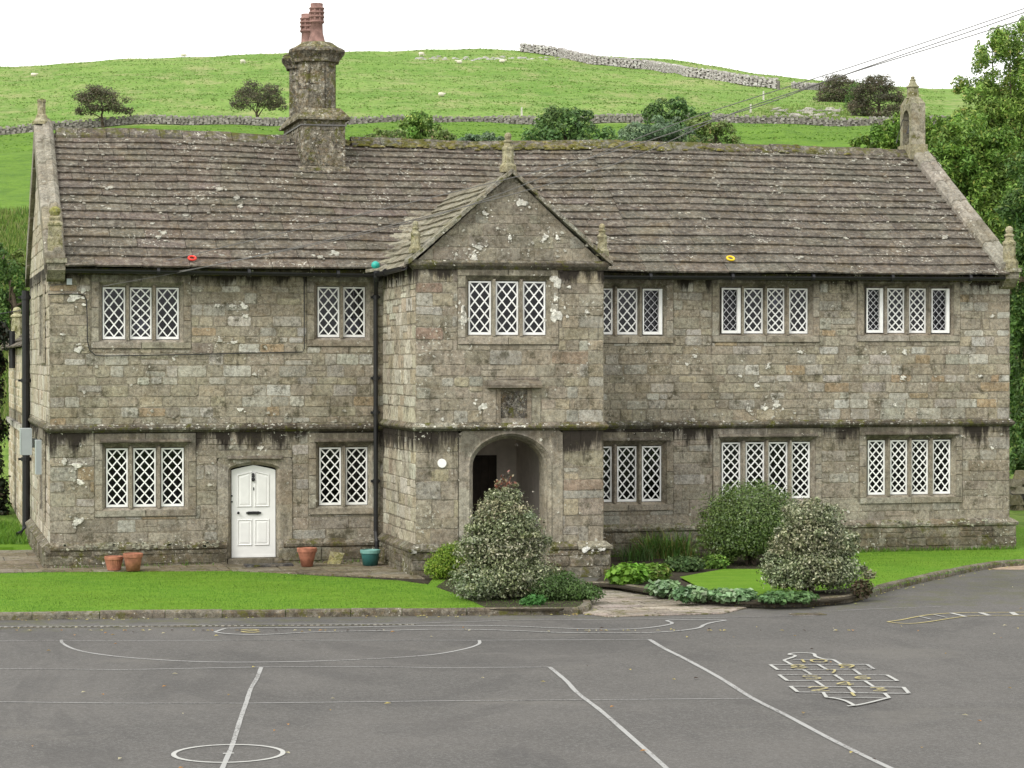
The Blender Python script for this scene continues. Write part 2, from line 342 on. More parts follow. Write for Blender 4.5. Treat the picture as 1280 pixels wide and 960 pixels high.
def stones(mb, O, U, N, rect, holes=(), clips=(), rows=(.14, .27), lens=(.22, .62), pal='upper', proud=.010, quoin=(0, 0), joint=.006, bev=.008, jit=.012, mortar=(.215, .19, .145)):
    O, U, N = Vector(O), Vector(U), Vector(N); V = Vector((0, 0, 1))
    pt = lambda u, v, w_: O+U*u+V*v+N*w_
    u0, u1, v0, v1 = rect
    base = [rect]
    for h in holes: base = split(base, h)
    flip = U.cross(V).dot(N) < 0
    for (a, b, c, d) in base:
        p = [(a, c), (b, c), (b, d), (a, d)]
        for L in clips: p = clip(p, L)
        if len(p) > 2:
            q = [pt(u, v, 0) for u, v in p]; mb.poly(q[::-1] if flip else q, mortar)
    v = v0; rowi = 0
    while v < v1-.02:
        h = rnd.uniform(*rows); 
        if v+h > v1-.07: h = v1-v
        u = u0; first = True
        rowtint = 1+rnd.uniform(-.05, .05)
        while u < u1-.02:
            L = rnd.uniform(*lens)*(.8 if h < .17 else 1.1)
            big = False
            if first and quoin[0]: L = (.52 if rowi % 2 else .30)+rnd.uniform(-.04, .04); big = True
            if u+L > u1-.14: L = u1-u
            elif quoin[1] and u+L > u1-.55: L = max(.2, u1-u-(.30 if rowi % 2 else .50))
            dv = rnd.uniform(-.012, .012)
            rs = [(u, u+L, v, v+h)]
            if not big and L > .3 and h > .23 and rnd.random() < .18:    # snecked: split one block in two
                m = v+h*rnd.uniform(.4, .6); rs = [(u, u+L, v, m), (u, u+L, m, v+h)]
            for ho in holes: rs = split(rs, ho)
            for (a, b, c, d) in rs:
                if b-a < .045 or d-c < .035: continue
                p = [(a, c), (b, c), (b, d), (a, d)]
                for Lc in clips: p = clip(p, Lc)
                if len(p) < 3: continue
                col = tuple(q*rowtint for q in pick(pal))
                p = inset(p, joint*rnd.uniform(.4, 1.8)); p = [(x+rnd.uniform(-jit, jit)*.8, y+rnd.uniform(-jit, jit)) for x, y in p]
                if len(p) == 4 and min(b-a, d-c) > .09:      # worn corners and wavering arrises
                    pp = []
                    for k_ in range(4):
                        P0_, P1_, P2_ = p[k_-1], p[k_], p[(k_+1) % 4]; cr = rnd.uniform(.012, .04)
                        for Q_ in (P0_, P2_):
                            L_ = math.hypot(Q_[0]-P1_[0], Q_[1]-P1_[1]); t_ = min(.3, cr/L_); pp.append((P1_[0]+(Q_[0]-P1_[0])*t_, P1_[1]+(Q_[1]-P1_[1])*t_))
                        L_ = math.hypot(P2_[0]-P1_[0], P2_[1]-P1_[1]); nx_, ny_ = (P2_[1]-P1_[1])/L_, -(P2_[0]-P1_[0])/L_; o_ = rnd.uniform(-.011, .004)
                        pp.append(((P1_[0]+P2_[0])/2+nx_*o_, (P1_[1]+P2_[1])/2+ny_*o_))
                    p = pp
                q = inset(p, bev); w0 = proud*rnd.uniform(.5, 1.25); tu, tv = rnd.uniform(-.02, .02), rnd.uniform(-.03, .03)
                cu, cv = (a+b)/2, (c+d)/2
                A = [mb.vert(pt(x, y, -.004)) for x, y in p]; B = [mb.vert(pt(x, y, w0+(x-cu)*tu+(y-cv)*tv)) for x, y in q]
                n = len(p)
                for k in range(n):
                    f = (A[k], A[(k+1) % n], B[(k+1) % n], B[k]); mb.face(f[::-1] if flip else f, col)
                mb.face(B[::-1] if flip else B, col)
            u += L; first = False
        v += h; rowi += 1
def lichen(mb, O, U, N, u, v, r, sat=10, col=(.74, .73, .66), squash=1., proud=.034):
    """crustose lichen: a ragged pale crust a few millimetres thick with satellites"""
    O, U, N = Vector(O), Vector(U), Vector(N); V = Vector((0, 0, 1)); flip = U.cross(V).dot(N) < 0
    def blob(cu, cv, rr, n):
        ph = [rnd.uniform(0, 6.28) for _ in range(3)]; ring = []
        for k in range(n):
            a = 2*math.pi*k/n; q = rr*(1+.22*math.sin(2*a+ph[0])+.16*math.sin(3*a+ph[1])+.12*math.sin(5*a+ph[2])+rnd.uniform(-.1, .1))
            ring.append((cu+q*math.cos(a), cv+q*math.sin(a)*squash))
        f = 1+rnd.uniform(-.15, .1); cc = tuple(min(.85, t_*f) for t_ in col)
        A = [mb.vert(O+U*x+V*y+N*(proud-.006)) for x, y in ring]; B = [mb.vert(O+U*(cu+(x-cu)*.85)+V*(cv+(y-cv)*.85)+N*proud) for x, y in ring]
        for k in range(n):
            f_ = (A[k], A[(k+1) % n], B[(k+1) % n], B[k]); mb.face(f_[::-1] if flip else f_, cc)
        mb.face(B[::-1] if flip else B, cc)
    if r > .05: blob(u, v, r*.8, 22)
    else: blob(u, v, r, 9)
    for _ in range(sat):
        a = rnd.uniform(0, 6.28); d = r*rnd.uniform(.8, 2.2); blob(u+d*math.cos(a), v+d*math.sin(a)*squash, r*rnd.uniform(.06, .3), 8)

# ------------------------------------------------------------------ the building
W_ = 20.60; D_ = 8.35; PX0, PX1, PY = 6.70, 10.43, -3.30
EZ = 5.95; RZ = 8.98; RY = 4.17; SL = (RZ-EZ)/(RY+.38)
bld = empty('stone_schoolhouse', (10.3, 0, 0), 'long two-storey weathered stone schoolhouse with gabled porch, white lattice windows and stone slate roof', 'building')

wins = []   # (plane y, lights [(x0,x1)..], z0, z1, style, palette)
def px2x(a, y): return onY(a, 500, y)[0]
def addwin(y, lights, z0, z1, kinds=None, drip=False): wins.append((y, [(px2x(a, y), px2x(b, y)) for a, b in lights], z0, z1, kinds or ['f']*len(lights), drip))
addwin(0, [(129,157),(163,190),(196,224)], 4.53, 5.56)
addwin(0, [(398,425),(430,457)], 4.58, 5.60)
addwin(0, [(133,160),(167,195),(202,230)], 1.18, 2.35, None, True)
addwin(0, [(400,427),(433,460)], 1.16, 2.33, None, True)
addwin(PY, [(587,615),(621,649),(655,683)], 4.60, 5.63)
addwin(0, [(742,767),(773,798),(804,828)], 4.65, 5.61, ['f','f','l'])
addwin(0, [(903,926),(931,955),(960,982),(988,1011)], 4.68, 5.64, ['l','f','f','f'])
addwin(0, [(1084,1104),(1111,1132),(1138,1159),(1165,1187)], 4.70, 5.66, ['l','f','f','l'])
addwin(0, [(742,766),(773,797),(804,828)], 1.14, 2.30, None, True)
addwin(0, [(904,927),(934,957),(962,986),(991,1014)], 1.16, 2.36, None, True)
addwin(0, [(1087,1108),(1115,1136),(1141,1162),(1168,1190)], 1.21, 2.38, None, True)
SP = .085          # splay
JW = .15           # dressed jamb width
def hole_of(wn):
    y, Ls, z0, z1, k, dr = wn
    return (Ls[0][0]-SP-JW, Ls[-1][1]+SP+JW, z0-.06-.13, z1+SP+.02+.20)
mainholes = [hole_of(w_) for w_ in wins if w_[0] == 0]
DX0, DX1 = 3.61, 4.50
doorhole = (DX0-.30, DX1+.32, .0, 2.30)
mb = MB()
X = (1, 0, 0); NF = (0, -1, 0)
frontholes = mainholes+[doorhole]
stones(mb, (0, 0, 0), X, NF, (.0, PX0+.02, .46, 2.70), frontholes, pal='lower', quoin=(1, 0), rows=(.17, .32), lens=(.28, .75))
stones(mb, (0, 0, 0), X, NF, (.0, PX0+.02, 2.83, 5.93), frontholes, pal='upper', quoin=(1, 0), rows=(.13, .24), lens=(.2, .55))
stones(mb, (0, 0, 0), X, NF, (PX1-.02, W_, .62, 2.70), frontholes, pal='lower', quoin=(0, 1), rows=(.18, .34), lens=(.3, .85))
stones(mb, (0, 0, 0), X, NF, (PX1-.02, W_, 2.83, 5.93), frontholes, pal='upper', quoin=(0, 1), rows=(.13, .25), lens=(.2, .6))
# gable end walls
slopeL = SL
def gclips(): return [(-slopeL, 1, EZ+.25), (slopeL, 1, EZ+.25+slopeL*D_)]
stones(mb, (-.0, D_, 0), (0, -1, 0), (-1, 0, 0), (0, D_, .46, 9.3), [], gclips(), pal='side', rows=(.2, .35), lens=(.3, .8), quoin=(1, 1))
stones(mb, (W_, 0, 0), (0, 1, 0), (1, 0, 0), (0, D_, .0, 9.3), [], gclips(), pal='upper', rows=(.2, .35), lens=(.3, .8), quoin=(1, 1))
mb.poly([(0, D_, 0), (W_, D_, 0), (W_, D_, 6), (0, D_, 6)][::-1], (.2, .18, .13))
# pale lichen colonies on the front (where the photograph shows them)
for u_, v_, r_ in [(96,582,8),(100,603,7),(80,577,6),(97,652,9),(98,437,8),(92,372,11),(104,363,6),(97,555,5),(318,468,4),(275,425,5),(292,428,5),(305,383,7),(272,382,5),(290,382,5),(307,395,5),(300,512,5),(192,823,3),(78,418,3),(455,330,3),(372,545,4),(325,560,5),(391,641,4),(217,449,3),(190,530,4),(105,490,4),
                   (970,505,9),(945,482,5),(960,458,5),(935,512,6),(1000,440,5),(1128,472,6),(1118,506,4),(1130,440,6),(1105,440,4),(866,525,5),(925,470,4),(858,455,4),(1240,395,4),(1200,545,5),(1225,470,4),(868,445,5),(955,510,7),(1240,560,4),(1060,640,3)]:
    q = onY(u_, v_); lichen(mb, (0, 0, 0), X, NF, q[0], q[2], r_/62.*.8, 7, squash=.75)
for _ in range(120):
    u_ = rnd.choice([rnd.uniform(.1, 6.6), rnd.uniform(10.6, 20.4)]); v_ = rnd.choice([rnd.uniform(2.9, 5.5), rnd.uniform(.6, 2.6), rnd.uniform(2.85, 3.1)])
    if any(h[0]+JW < u_ < h[1]-JW and h[2]+.1 < v_ < h[3]-.1 for h in frontholes): continue
    lichen(mb, (0, 0, 0), X, NF, u_, v_, rnd.uniform(.012, .04), 3, squash=.8, col=(.52, .51, .44))
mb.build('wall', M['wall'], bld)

# porch walls
PH = hole_of([w_ for w_ in wins if w_[0] == PY][0])
PAX0, PAX1 = 7.54, 9.60; AX0, AX1 = 7.84, 9.27; AZS, AZT = 2.08, 2.60
plq = (8.02, 9.16, 2.90, 3.72)
mb = MB()
PC = (PX0+PX1)/2; PAP = 7.72
psl = (PAP-6.0)/(PX1-PC+.02)
stones(mb, (0, PY, 0), X, NF, (PX0, PX1, .55, 2.76), [(PAX0, PAX1, 0, 2.76)], pal='porch', quoin=(1, 1), rows=(.2, .36), lens=(.3, .7))
stones(mb, (0, PY, 0), X, NF, (PX0, PX1, 2.90, 5.88), [PH, plq], pal='porch', quoin=(1, 1), rows=(.15, .28), lens=(.22, .6))
stones(mb, (0, PY, 0), X, NF, (PX0, PX1, 6.02, 7.8), [], [(-psl, 1, PAP-psl*PC-.03), (psl, 1, PAP+psl*PC-.03)], pal='gable', rows=(.16, .26), lens=(.2, .45), joint=.005)
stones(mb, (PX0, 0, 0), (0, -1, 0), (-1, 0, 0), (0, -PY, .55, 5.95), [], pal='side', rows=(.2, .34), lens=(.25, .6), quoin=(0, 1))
stones(mb, (PX1, PY, 0), (0, 1, 0), (1, 0, 0), (0, -PY, .0, 5.95), [], pal='porch', rows=(.2, .34), lens=(.25, .6), quoin=(1, 0))
def pl(px, py, r, **k):
    q = onY(px, py, PY); lichen(mb, (0, PY, 0), X, NF, q[0], q[2], r/65., **k)
pl(652, 254, 8, sat=6, squash=.7); pl(598, 309, 7, squash=.6); pl(592, 322, 6, squash=.7); pl(681, 297, 5, squash=.9); pl(606, 267, 5, squash=.7); pl(695, 352, 9, sat=3); pl(695, 395, 8, squash=1.3, sat=5); pl(733, 390, 4, squash=.6, sat=2)
pl(694, 373, 4); pl(579, 395, 6, squash=1.9); pl(604, 508, 6, sat=9); pl(696, 297, 3); pl(637, 297, 3); pl(736, 430, 1.5); pl(700, 338, 3); pl(573, 545, 2); pl(553, 524, 2)
for _ in range(55):
    pl(rnd.uniform(528, 748), rnd.choice([rnd.uniform(285, 322), rnd.uniform(335, 700)]), rnd.uniform(.8, 2.4), sat=3, col=(.55, .54, .47), squash=.8)
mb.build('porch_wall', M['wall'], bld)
mb = MB(); q = onY(552, 579, PY)
mb.tube([(q[0], PY+.0, q[2]), (q[0], PY-.045, q[2])], .085, 24, (.8, .8, .8)); mb.build('round_plate', M['white'], bld)

# porch inner room and back wall
mb = MB()
IX0, IX1 = 7.35, 9.50
mb.poly([(IX1, PY+.45, 0), (IX1, -.02, 0), (IX1, -.02, 2.7), (IX1, PY+.45, 2.7)], (.25, .23, .2))
mb.poly([(IX0, -.02, 0), (IX0, PY+.45, 0), (IX0, PY+.45, 2.7), (IX0, -.02, 2.7)], (.25, .23, .2))
mb.poly([(IX0, PY+.45, 2.7), (IX1, PY+.45, 2.7), (IX1, -.02, 2.7), (IX0, -.02, 2.7)][::-1], (.2, .18, .15))
mb.poly([(IX0, PY+.02, .005), (IX1, PY+.02, .005), (IX1, -.02, .005), (IX0, -.02, .005)], (.15, .13, .1))
# back wall with a doorway
bx0, bx1 = 8.05, 9.08
mb.poly([(IX0, -.03, 0), (bx0, -.03, 0), (bx0, -.03, 2.7), (IX0, -.03, 2.7)], (.2, .18, .15)); mb.poly([(bx1, -.03, 0), (IX1, -.03, 0), (IX1, -.03, 2.7), (bx1, -.03, 2.7)], (.2, .18, .15))
mb.poly([(bx0, -.03, 2.15), (bx1, -.03, 2.15), (bx1, -.03, 2.7), (bx0, -.03, 2.7)], (.2, .18, .15))
mb.build('porch_interior', M['render'], bld)
mb = MB(); mb.box((bx0, .05, .02), (bx1, .11, 2.15), (1, 1, 1))
for k in range(6): mb.box((bx0+.02+k*.17, .03, .05), (bx0+.17+k*.17, .05, 2.1))
pd = mb.build('porch_door', M['oak'], bld)

# porch arch
PAL['dress'] = [((.25,.225,.175),4),((.29,.27,.225),4),((.23,.205,.16),3),((.21,.18,.135),2),((.33,.32,.27),1)]
def archx(a0, a1, zs, zt, n=22, p=2.2, zb=0.):
    c = (a0+a1)/2; h = (a1-a0)/2; pts = [(a0, zb+(zs-zb)*k/5.) for k in range(5)]
    for k in range(n+1):
        t = -math.cos(math.pi*k/n); pts.append((c+h*t, zs+(zt-zs)*max(0, 1-abs(t)**p)**(1/2.)))
    pts += [(a1, zb+(zs-zb)*(4-k)/5.) for k in range(5)]
    return pts
def arch_mesh(mb, y, a0, a1, zs, zt, X0, X1, ZT, depth, pal, p=2.2, zb=0., offs=((.13, -.028), (.10, -.05), (.05, -.0), (.03, .06), (0, .10))):
    c = (a0+a1)/2
    base = archx(a0, a1, zs, zt, 22, p, zb); n = len(base); rings = []
    B = []
    for k, (x, z) in enumerate(base):
        if z <= zs+1e-6 and k < 6: B.append((X0, z))
        elif z <= zs+1e-6 and k > n-7: B.append((X1, z))
        else:
            t = (k-5)/(n-11.)                       # along the arch: map to up-left side, top, down-right side
            pr = t*2*((ZT-zs))+0
            L1 = ZT-zs; L2 = X1-X0; tot = 2*L1+L2; d = t*tot
            B.append((X0, zs+d) if d < L1 else ((X0+d-L1, ZT) if d < L1+L2 else (X1, ZT-(d-L1-L2))))
    rings.append([(x, y-.028, z) for x, z in B])
    for o, dy in offs:
        ring = []
        for k, (x, z) in enumerate(base):
            if k < 5: ring.append((x-o, y+dy, z))
            elif k > n-6: ring.append((x+o, y+dy, z))
            else:
                t = (x-c)/((a1-a0)/2); ring.append((x+o*t, y+dy, z+o*math.sqrt(max(0, 1-t*t))))
        rings.append(ring)
    rings.append([(x, y+depth, z) for x, z in base])
    cols = []; cur = pick(pal); 
    for k in range(n-1):
        if k in (0, 2, 4, 7, 11, 15, 19, 23, 27, 29, 31): cur = pick(pal, .1)
        cols.append(cur)
    for r in range(len(rings)-1):
        for k in range(n-1): mb.poly([rings[r][k], rings[r+1][k], rings[r+1][k+1], rings[r][k+1]][::-1], cols[k])
mb = MB(); arch_mesh(mb, PY, AX0, AX1, AZS, AZT, PAX0, PAX1, 2.76, .5, 'dress', p=1.75); mb.build('porch_arch', M['trim'], bld)

# windows
PAL['mull'] = [((.22,.195,.15),4),((.245,.22,.18),3)]
def block(mb, x0, x1, y0, y1, z0, z1, col, b=.008):
    j = lambda: rnd.uniform(-.004, .004)
    mb.hexa([(x0, y0+b, z0), (x1, y0+b, z0), (x1, y1, z0), (x0, y1, z0), (x0, y0+b, z1), (x1, y0+b, z1), (x1, y1, z1), (x0, y1, z1)], col)
    mb.hexa([(x0+b, y0+j(), z0+b), (x1-b, y0+j(), z0+b), (x1-b, y0+b+.001, z0+b), (x0+b, y0+b+.001, z0+b), (x0+b, y0+j(), z1-b), (x1-b, y0+j(), z1-b), (x1-b, y0+b+.001, z1-b), (x0+b, y0+b+.001, z1-b)], col)
def lattice(mb, x0, x1, z0, z1, y, bw, sp, col=(1, 1, 1), th=.012):
    """diagonal glazing bars clipped to the light"""
    wd, ht = x1-x0, z1-z0; nx = 2; dx = wd/nx; nz = max(3, round(ht/(dx*1.12))); dz = ht/nz
    for s in (1, -1):
        for k in range(-nx-1, nz+nx+1):
            # line through (0,k*dz) with slope s*dz/dx, shifted half a diamond so bars cross at the sides
            z_at = lambda x: (k+.0)*dz + (s*x/dx*dz) + (0 if s > 0 else nx*dz)
            a, b = z_at(0), z_at(wd)
            P0, P1 = (0, a), (wd, b)
            lo, hi = 0., 1.
            for lim, sign in ((0, 1), (ht, -1)):
                f0, f1 = (P0[1]-lim)*sign, (P1[1]-lim)*sign
                if f0 < 0 and f1 < 0: hi = -1; break
                if f0 < 0: lo = max(lo, f0/(f0-f1))
                elif f1 < 0: hi = min(hi, f0/(f0-f1))
            if hi-lo < .02: continue
            p = (x0+wd*lo, z0+a+(b-a)*lo); q = (x0+wd*hi, z0+a+(b-a)*hi)
            d = Vector((q[0]-p[0], 0, q[1]-p[1])).normalized(); nn = Vector((-d.z, 0, d.x))*bw/2
            yy = y+(0 if s > 0 else .002)
            A = [Vector((p[0], yy, p[1]))-nn, Vector((q[0], yy, q[1]))-nn, Vector((q[0], yy, q[1]))+nn, Vector((p[0], yy, p[1]))+nn]
            B = [v_+Vector((0, th, 0)) for v_ in A]
            mb.hexa([A[0], A[1], B[1], B[0], A[3], A[2], B[2], B[3]], col)
globes = []
for wi, (y, Ls, z0, z1, kinds, drip) in enumerate(wins):
    mb = MB(); xa, xb = Ls[0][0]-SP, Ls[-1][1]+SP; za, zb = z0-.06, z1+SP+.02; yf, yb = y-.026, y+.13
    # jamb stones
    for (a, b) in ((xa-JW, xa), (xb, xb+JW)):
        z = za
        while z < zb-.02:
            h = rnd.uniform(.28, .52)
            if z+h > zb-.2: h = zb-z
            block(mb, a+.004, b-.0, yf, yb, z+.004, z+h-.004, pick('dress')); z += h
    # head and sill stones
    hz1 = zb+.20; n = 1 if len(Ls) < 3 else 2
    for k in range(n):
        L = (xb-xa+2*JW)/n; block(mb, xa-JW+L*k+.004, xa-JW+L*(k+1)-.004, yf, yb, zb, hz1-.004, pick('dress'))
    if drip:    # square label over the opening
        mb.prism(None, [(xa-.03, y-.026, zb+.005), (xa-.03, y-.085, zb+.02), (xa-.03, y-.085, zb+.045), (xa-.03, y-.026, zb+.085)][::-1], [(xb+.05, y-.026, zb+.005), (xb+.05, y-.085, zb+.02), (xb+.05, y-.085, zb+.045), (xb+.05, y-.026, zb+.085)][::-1], (.11, .095, .075))
    for k in range(n):
        L = (xb-xa+2*JW)/n; a, b = xa-JW+L*k+.004, xa-JW+L*(k+1)-.004
        block(mb, a, b, yf-.012, yb, za-.13+.004, za, pick('dress'))
    # splayed reveal: sides, head, sloping sill
    ia, ib, iz0, iz1 = Ls[0][0]-.012, Ls[-1][1]+.012, z0-.01, z1+.012; c = pick('mull')
    mb.poly([(xa, yf+.008, za), (ia, yb-.03, iz0), (ia, yb-.03, iz1), (xa, yf+.008, zb)][::-1], c); mb.poly([(xb, yf+.008, za), (xb, yf+.008, zb), (ib, yb-.03, iz1), (ib, yb-.03, iz0)][::-1], c)
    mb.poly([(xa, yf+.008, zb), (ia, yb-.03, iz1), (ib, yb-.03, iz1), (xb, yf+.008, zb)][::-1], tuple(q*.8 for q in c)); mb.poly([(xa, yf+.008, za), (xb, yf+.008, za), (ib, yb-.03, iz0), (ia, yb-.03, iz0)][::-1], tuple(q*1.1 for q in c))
    ring = lambda x0, x1, zz0, zz1, yy: [(x0, yy, zz0), (x1, yy, zz0), (x1, yy, zz1), (x0, yy, zz1)]
    o_, i_ = ring(ia-.1, ib+.1, iz0-.1, iz1+.1, yb+.004), ring(ia, ib, iz0, iz1, yb-.03)
    i2 = ring(ia, ib, iz0, iz1, yb+.004)
    for k in range(4): mb.poly([i_[k], i_[(k+1) % 4], i2[(k+1) % 4], i2[k]], c); mb.poly([i2[k], i2[(k+1) % 4], o_[(k+1) % 4], o_[k]], c)
    for (l0, l1), (m0, m1) in zip(Ls[:-1], Ls[1:]):
        a, b = l1+.008, m0-.008; mc = pick('mull')
        P = lambda zz: [(a, yb, zz), (a, yb-.04, zz), ((a+b)/2-.022, yf+.02, zz), ((a+b)/2+.022, yf+.02, zz), (b, yb-.04, zz), (b, yb, zz)]
        mb.prism(None, P(iz0-.02), P(iz1+.03), mc)
    if wi in (0, 2, 4): lichen(mb, (0, y, 0), X, NF, xa+.3, za-.05, .03, 8, squash=.6); lichen(mb, (0, y, 0), X, NF, xb-.2, za-.04, .03, 6, squash=.6)
    wo = mb.build('window', M['trim'], bld)
    for (a, b), kd in zip(Ls, kinds):
        cb = MB(); fw = .028 if kd == 'f' else .026; yy = yb-.045
        if kd == 'f':
            cb.box((a, yy, z0), (a+fw, yy+.04, z1)); cb.box((b-fw, yy, z0), (b, yy+.04, z1)); cb.box((a+fw, yy+.001, z0), (b-fw, yy+.039, z0+.05)); cb.box((a+fw, yy+.001, z1-fw), (b-fw, yy+.039, z1))
            lattice(cb, a+fw, b-fw, z0+.05, z1-fw, yy+.010, .0245, .19)
            co = cb.build('casement', M['white'], wo)
        else:
            fwr = .075; yo = yy-.055      # the opening light stands proud of its neighbours
            cb.box((a, yo, z0), (a+fw, yo+.055, z1)); cb.box((b-fwr, yo-.02, z0), (b, yo+.06, z1)); cb.box((a+fw, yo+.001, z0), (b-fwr, yo+.055, z0+.06)); cb.box((a+fw, yo+.001, z1-.035), (b-fwr, yo+.055, z1))
            cb.m = 1; lattice(cb, a+fw, b-fwr, z0+.06, z1-.035, yo+.02, .013, .19, th=.008)
            co = cb.build('casement', [M['white'], M['lead']], wo); tag(co, 'opening casement with thin leaded diamond panes')
        gb = MB(); gy = yb-.012; gb.box((a+.01, gy, z0+.01), (b-.01, gy+.004, z1-.01)); gb.build('pane', M['glass'], wo)

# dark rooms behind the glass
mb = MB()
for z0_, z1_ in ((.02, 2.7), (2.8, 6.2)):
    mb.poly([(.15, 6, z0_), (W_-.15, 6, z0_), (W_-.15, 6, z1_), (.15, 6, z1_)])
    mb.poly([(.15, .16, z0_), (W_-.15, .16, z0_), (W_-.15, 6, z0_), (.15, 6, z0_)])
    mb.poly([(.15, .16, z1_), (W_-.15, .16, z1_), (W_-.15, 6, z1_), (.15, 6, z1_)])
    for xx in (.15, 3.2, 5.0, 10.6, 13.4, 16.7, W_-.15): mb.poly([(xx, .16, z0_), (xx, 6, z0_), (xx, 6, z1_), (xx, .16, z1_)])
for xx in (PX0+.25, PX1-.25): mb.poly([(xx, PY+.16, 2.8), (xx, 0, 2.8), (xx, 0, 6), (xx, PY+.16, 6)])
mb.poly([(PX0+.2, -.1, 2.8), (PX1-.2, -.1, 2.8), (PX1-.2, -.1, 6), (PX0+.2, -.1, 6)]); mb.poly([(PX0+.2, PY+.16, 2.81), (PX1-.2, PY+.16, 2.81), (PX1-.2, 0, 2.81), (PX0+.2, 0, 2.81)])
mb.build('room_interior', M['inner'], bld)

# house door and its stone doorway
mb = MB()
c = (DX0+DX1)/2
def door_arch(x): return 1.90+.10*max(0, 1-abs((x-c)/((DX1-DX0)/2)))**.8
arch_mesh(mb, 0, DX0-.015, DX1+.015, 1.90, 2.00, DX0-.30, DX1+.32, 2.14, .17, 'dress', p=1.15, zb=.12, offs=((.07, -.028), (.02, .05), (0, .09)))
block(mb, DX0-.30, DX1+.32, -.028, .1, 2.144, 2.296, pick('dress'))
mb.prism(None, [(DX0-.10, -.02, 2.10), (DX0-.10, -.09, 2.12), (DX0-.10, -.09, 2.145), (DX0-.10, -.02, 2.19)][::-1], [(DX1+.12, -.02, 2.10), (DX1+.12, -.09, 2.12), (DX1+.12, -.09, 2.145), (DX1+.12, -.02, 2.19)][::-1], (.06, .05, .04))
block(mb, DX0-.10, DX1+.10, -.16, .2, .0, .115, (.17, .15, .12))
mb.build('doorway', M['trim'], bld)
mb = MB(); yd = .10
n = 12
outl = [(DX0, .125)]+[(DX0+(DX1-DX0)*k/n, door_arch(DX0+(DX1-DX0)*k/n)-.012) for k in range(n+1)]+[(DX1, .125)]
A = [(x, yd, z) for x, z in outl]; B = [(x, yd+.05, z) for x, z in outl]
mb.prism(None, A[::-1], B[::-1], (1, 1, 1))
def panel(x0, x1, z0, z1, top=None):       # raised-and-fielded panel: recessed moulding round a raised field
    zt = lambda x: (z1 if top is None else top(x)-.12)
    f = lambda i, y_: [(x0+i, y_, z0+i), (x1-i, y_, z0+i), (x1-i, y_, zt(x1)-i), (x0+i, y_, zt(x0)-i)]
    r0, r1, r2, r3 = f(0, yd-.004), f(.018, yd-.020), f(.036, yd-.004), f(.075, yd-.014)
    for a_, b_ in ((r0, r1), (r1, r2), (r2, r3)):
        for k in range(4): mb.poly([a_[k], a_[(k+1) % 4], b_[(k+1) % 4], b_[k]])
    mb.poly(r3)
dw = DX1-DX0
for s in (0, 1):
    xa_ = DX0+.11+s*(dw-.2)/2*1.02; xb_ = xa_+(dw-.28)/2
    panel(xa_, xb_, .36, .90); panel(xa_, xb_, 1.14, 0, lambda x: door_arch(x)-.01)
mb.box((DX0, yd-.008, .125), (DX1, yd, .17))
door = mb.build('door', M['door'], bld)
mb = MB(); mb.box((c-.11, yd-.03, .995), (c+.11, yd, 1.055)); mb.hexa([(c-.15, yd-.028, 1.01), (c-.11, yd-.028, 1.0), (c-.11, yd, 1.0), (c-.15, yd, 1.01), (c-.15, yd-.028, 1.04), (c-.11, yd-.028, 1.05), (c-.11, yd, 1.05), (c-.15, yd, 1.04)]); mb.hexa([(c+.11, yd-.028, 1.0), (c+.15, yd-.028, 1.01), (c+.15, yd, 1.01), (c+.11, yd, 1.0), (c+.11, yd-.028, 1.05), (c+.15, yd-.028, 1.04), (c+.15, yd, 1.04), (c+.11, yd, 1.05)]); mb.build('letter_plate', M['iron'], door)
mb = MB()
for zz, rr in ((1.70, .036), (1.765, .026), (1.81, .022)): mb.tube([(c-.01, yd, zz), (c-.01, yd-.04, zz)], rr, 12)
mb.tube([(c-.01, yd-.03, 1.82), (c-.01, yd-.05, 1.68)], .014, 8); mb.build('knocker', M['iron'], door)
mb = MB(); mb.box((c-.008, yd-.012, 1.48), (c+.012, yd, 1.54)); mb.build('lock', M['iron'], door)
mb = MB(); mb.tube([(DX0+.13, yd, 1.03), (DX0+.13, yd-.03, 1.03), (DX0+.13, yd-.06, 1.03)], [.012, .014, .028], 12); mb.build('handle', M['iron'], door)
for z_ in (1.24, 1.36): mb = MB(); mb.box((DX0-.02, yd-.02, z_), (DX0+.02, yd, z_+.03)); mb.build('hinge', M['iron'], door)

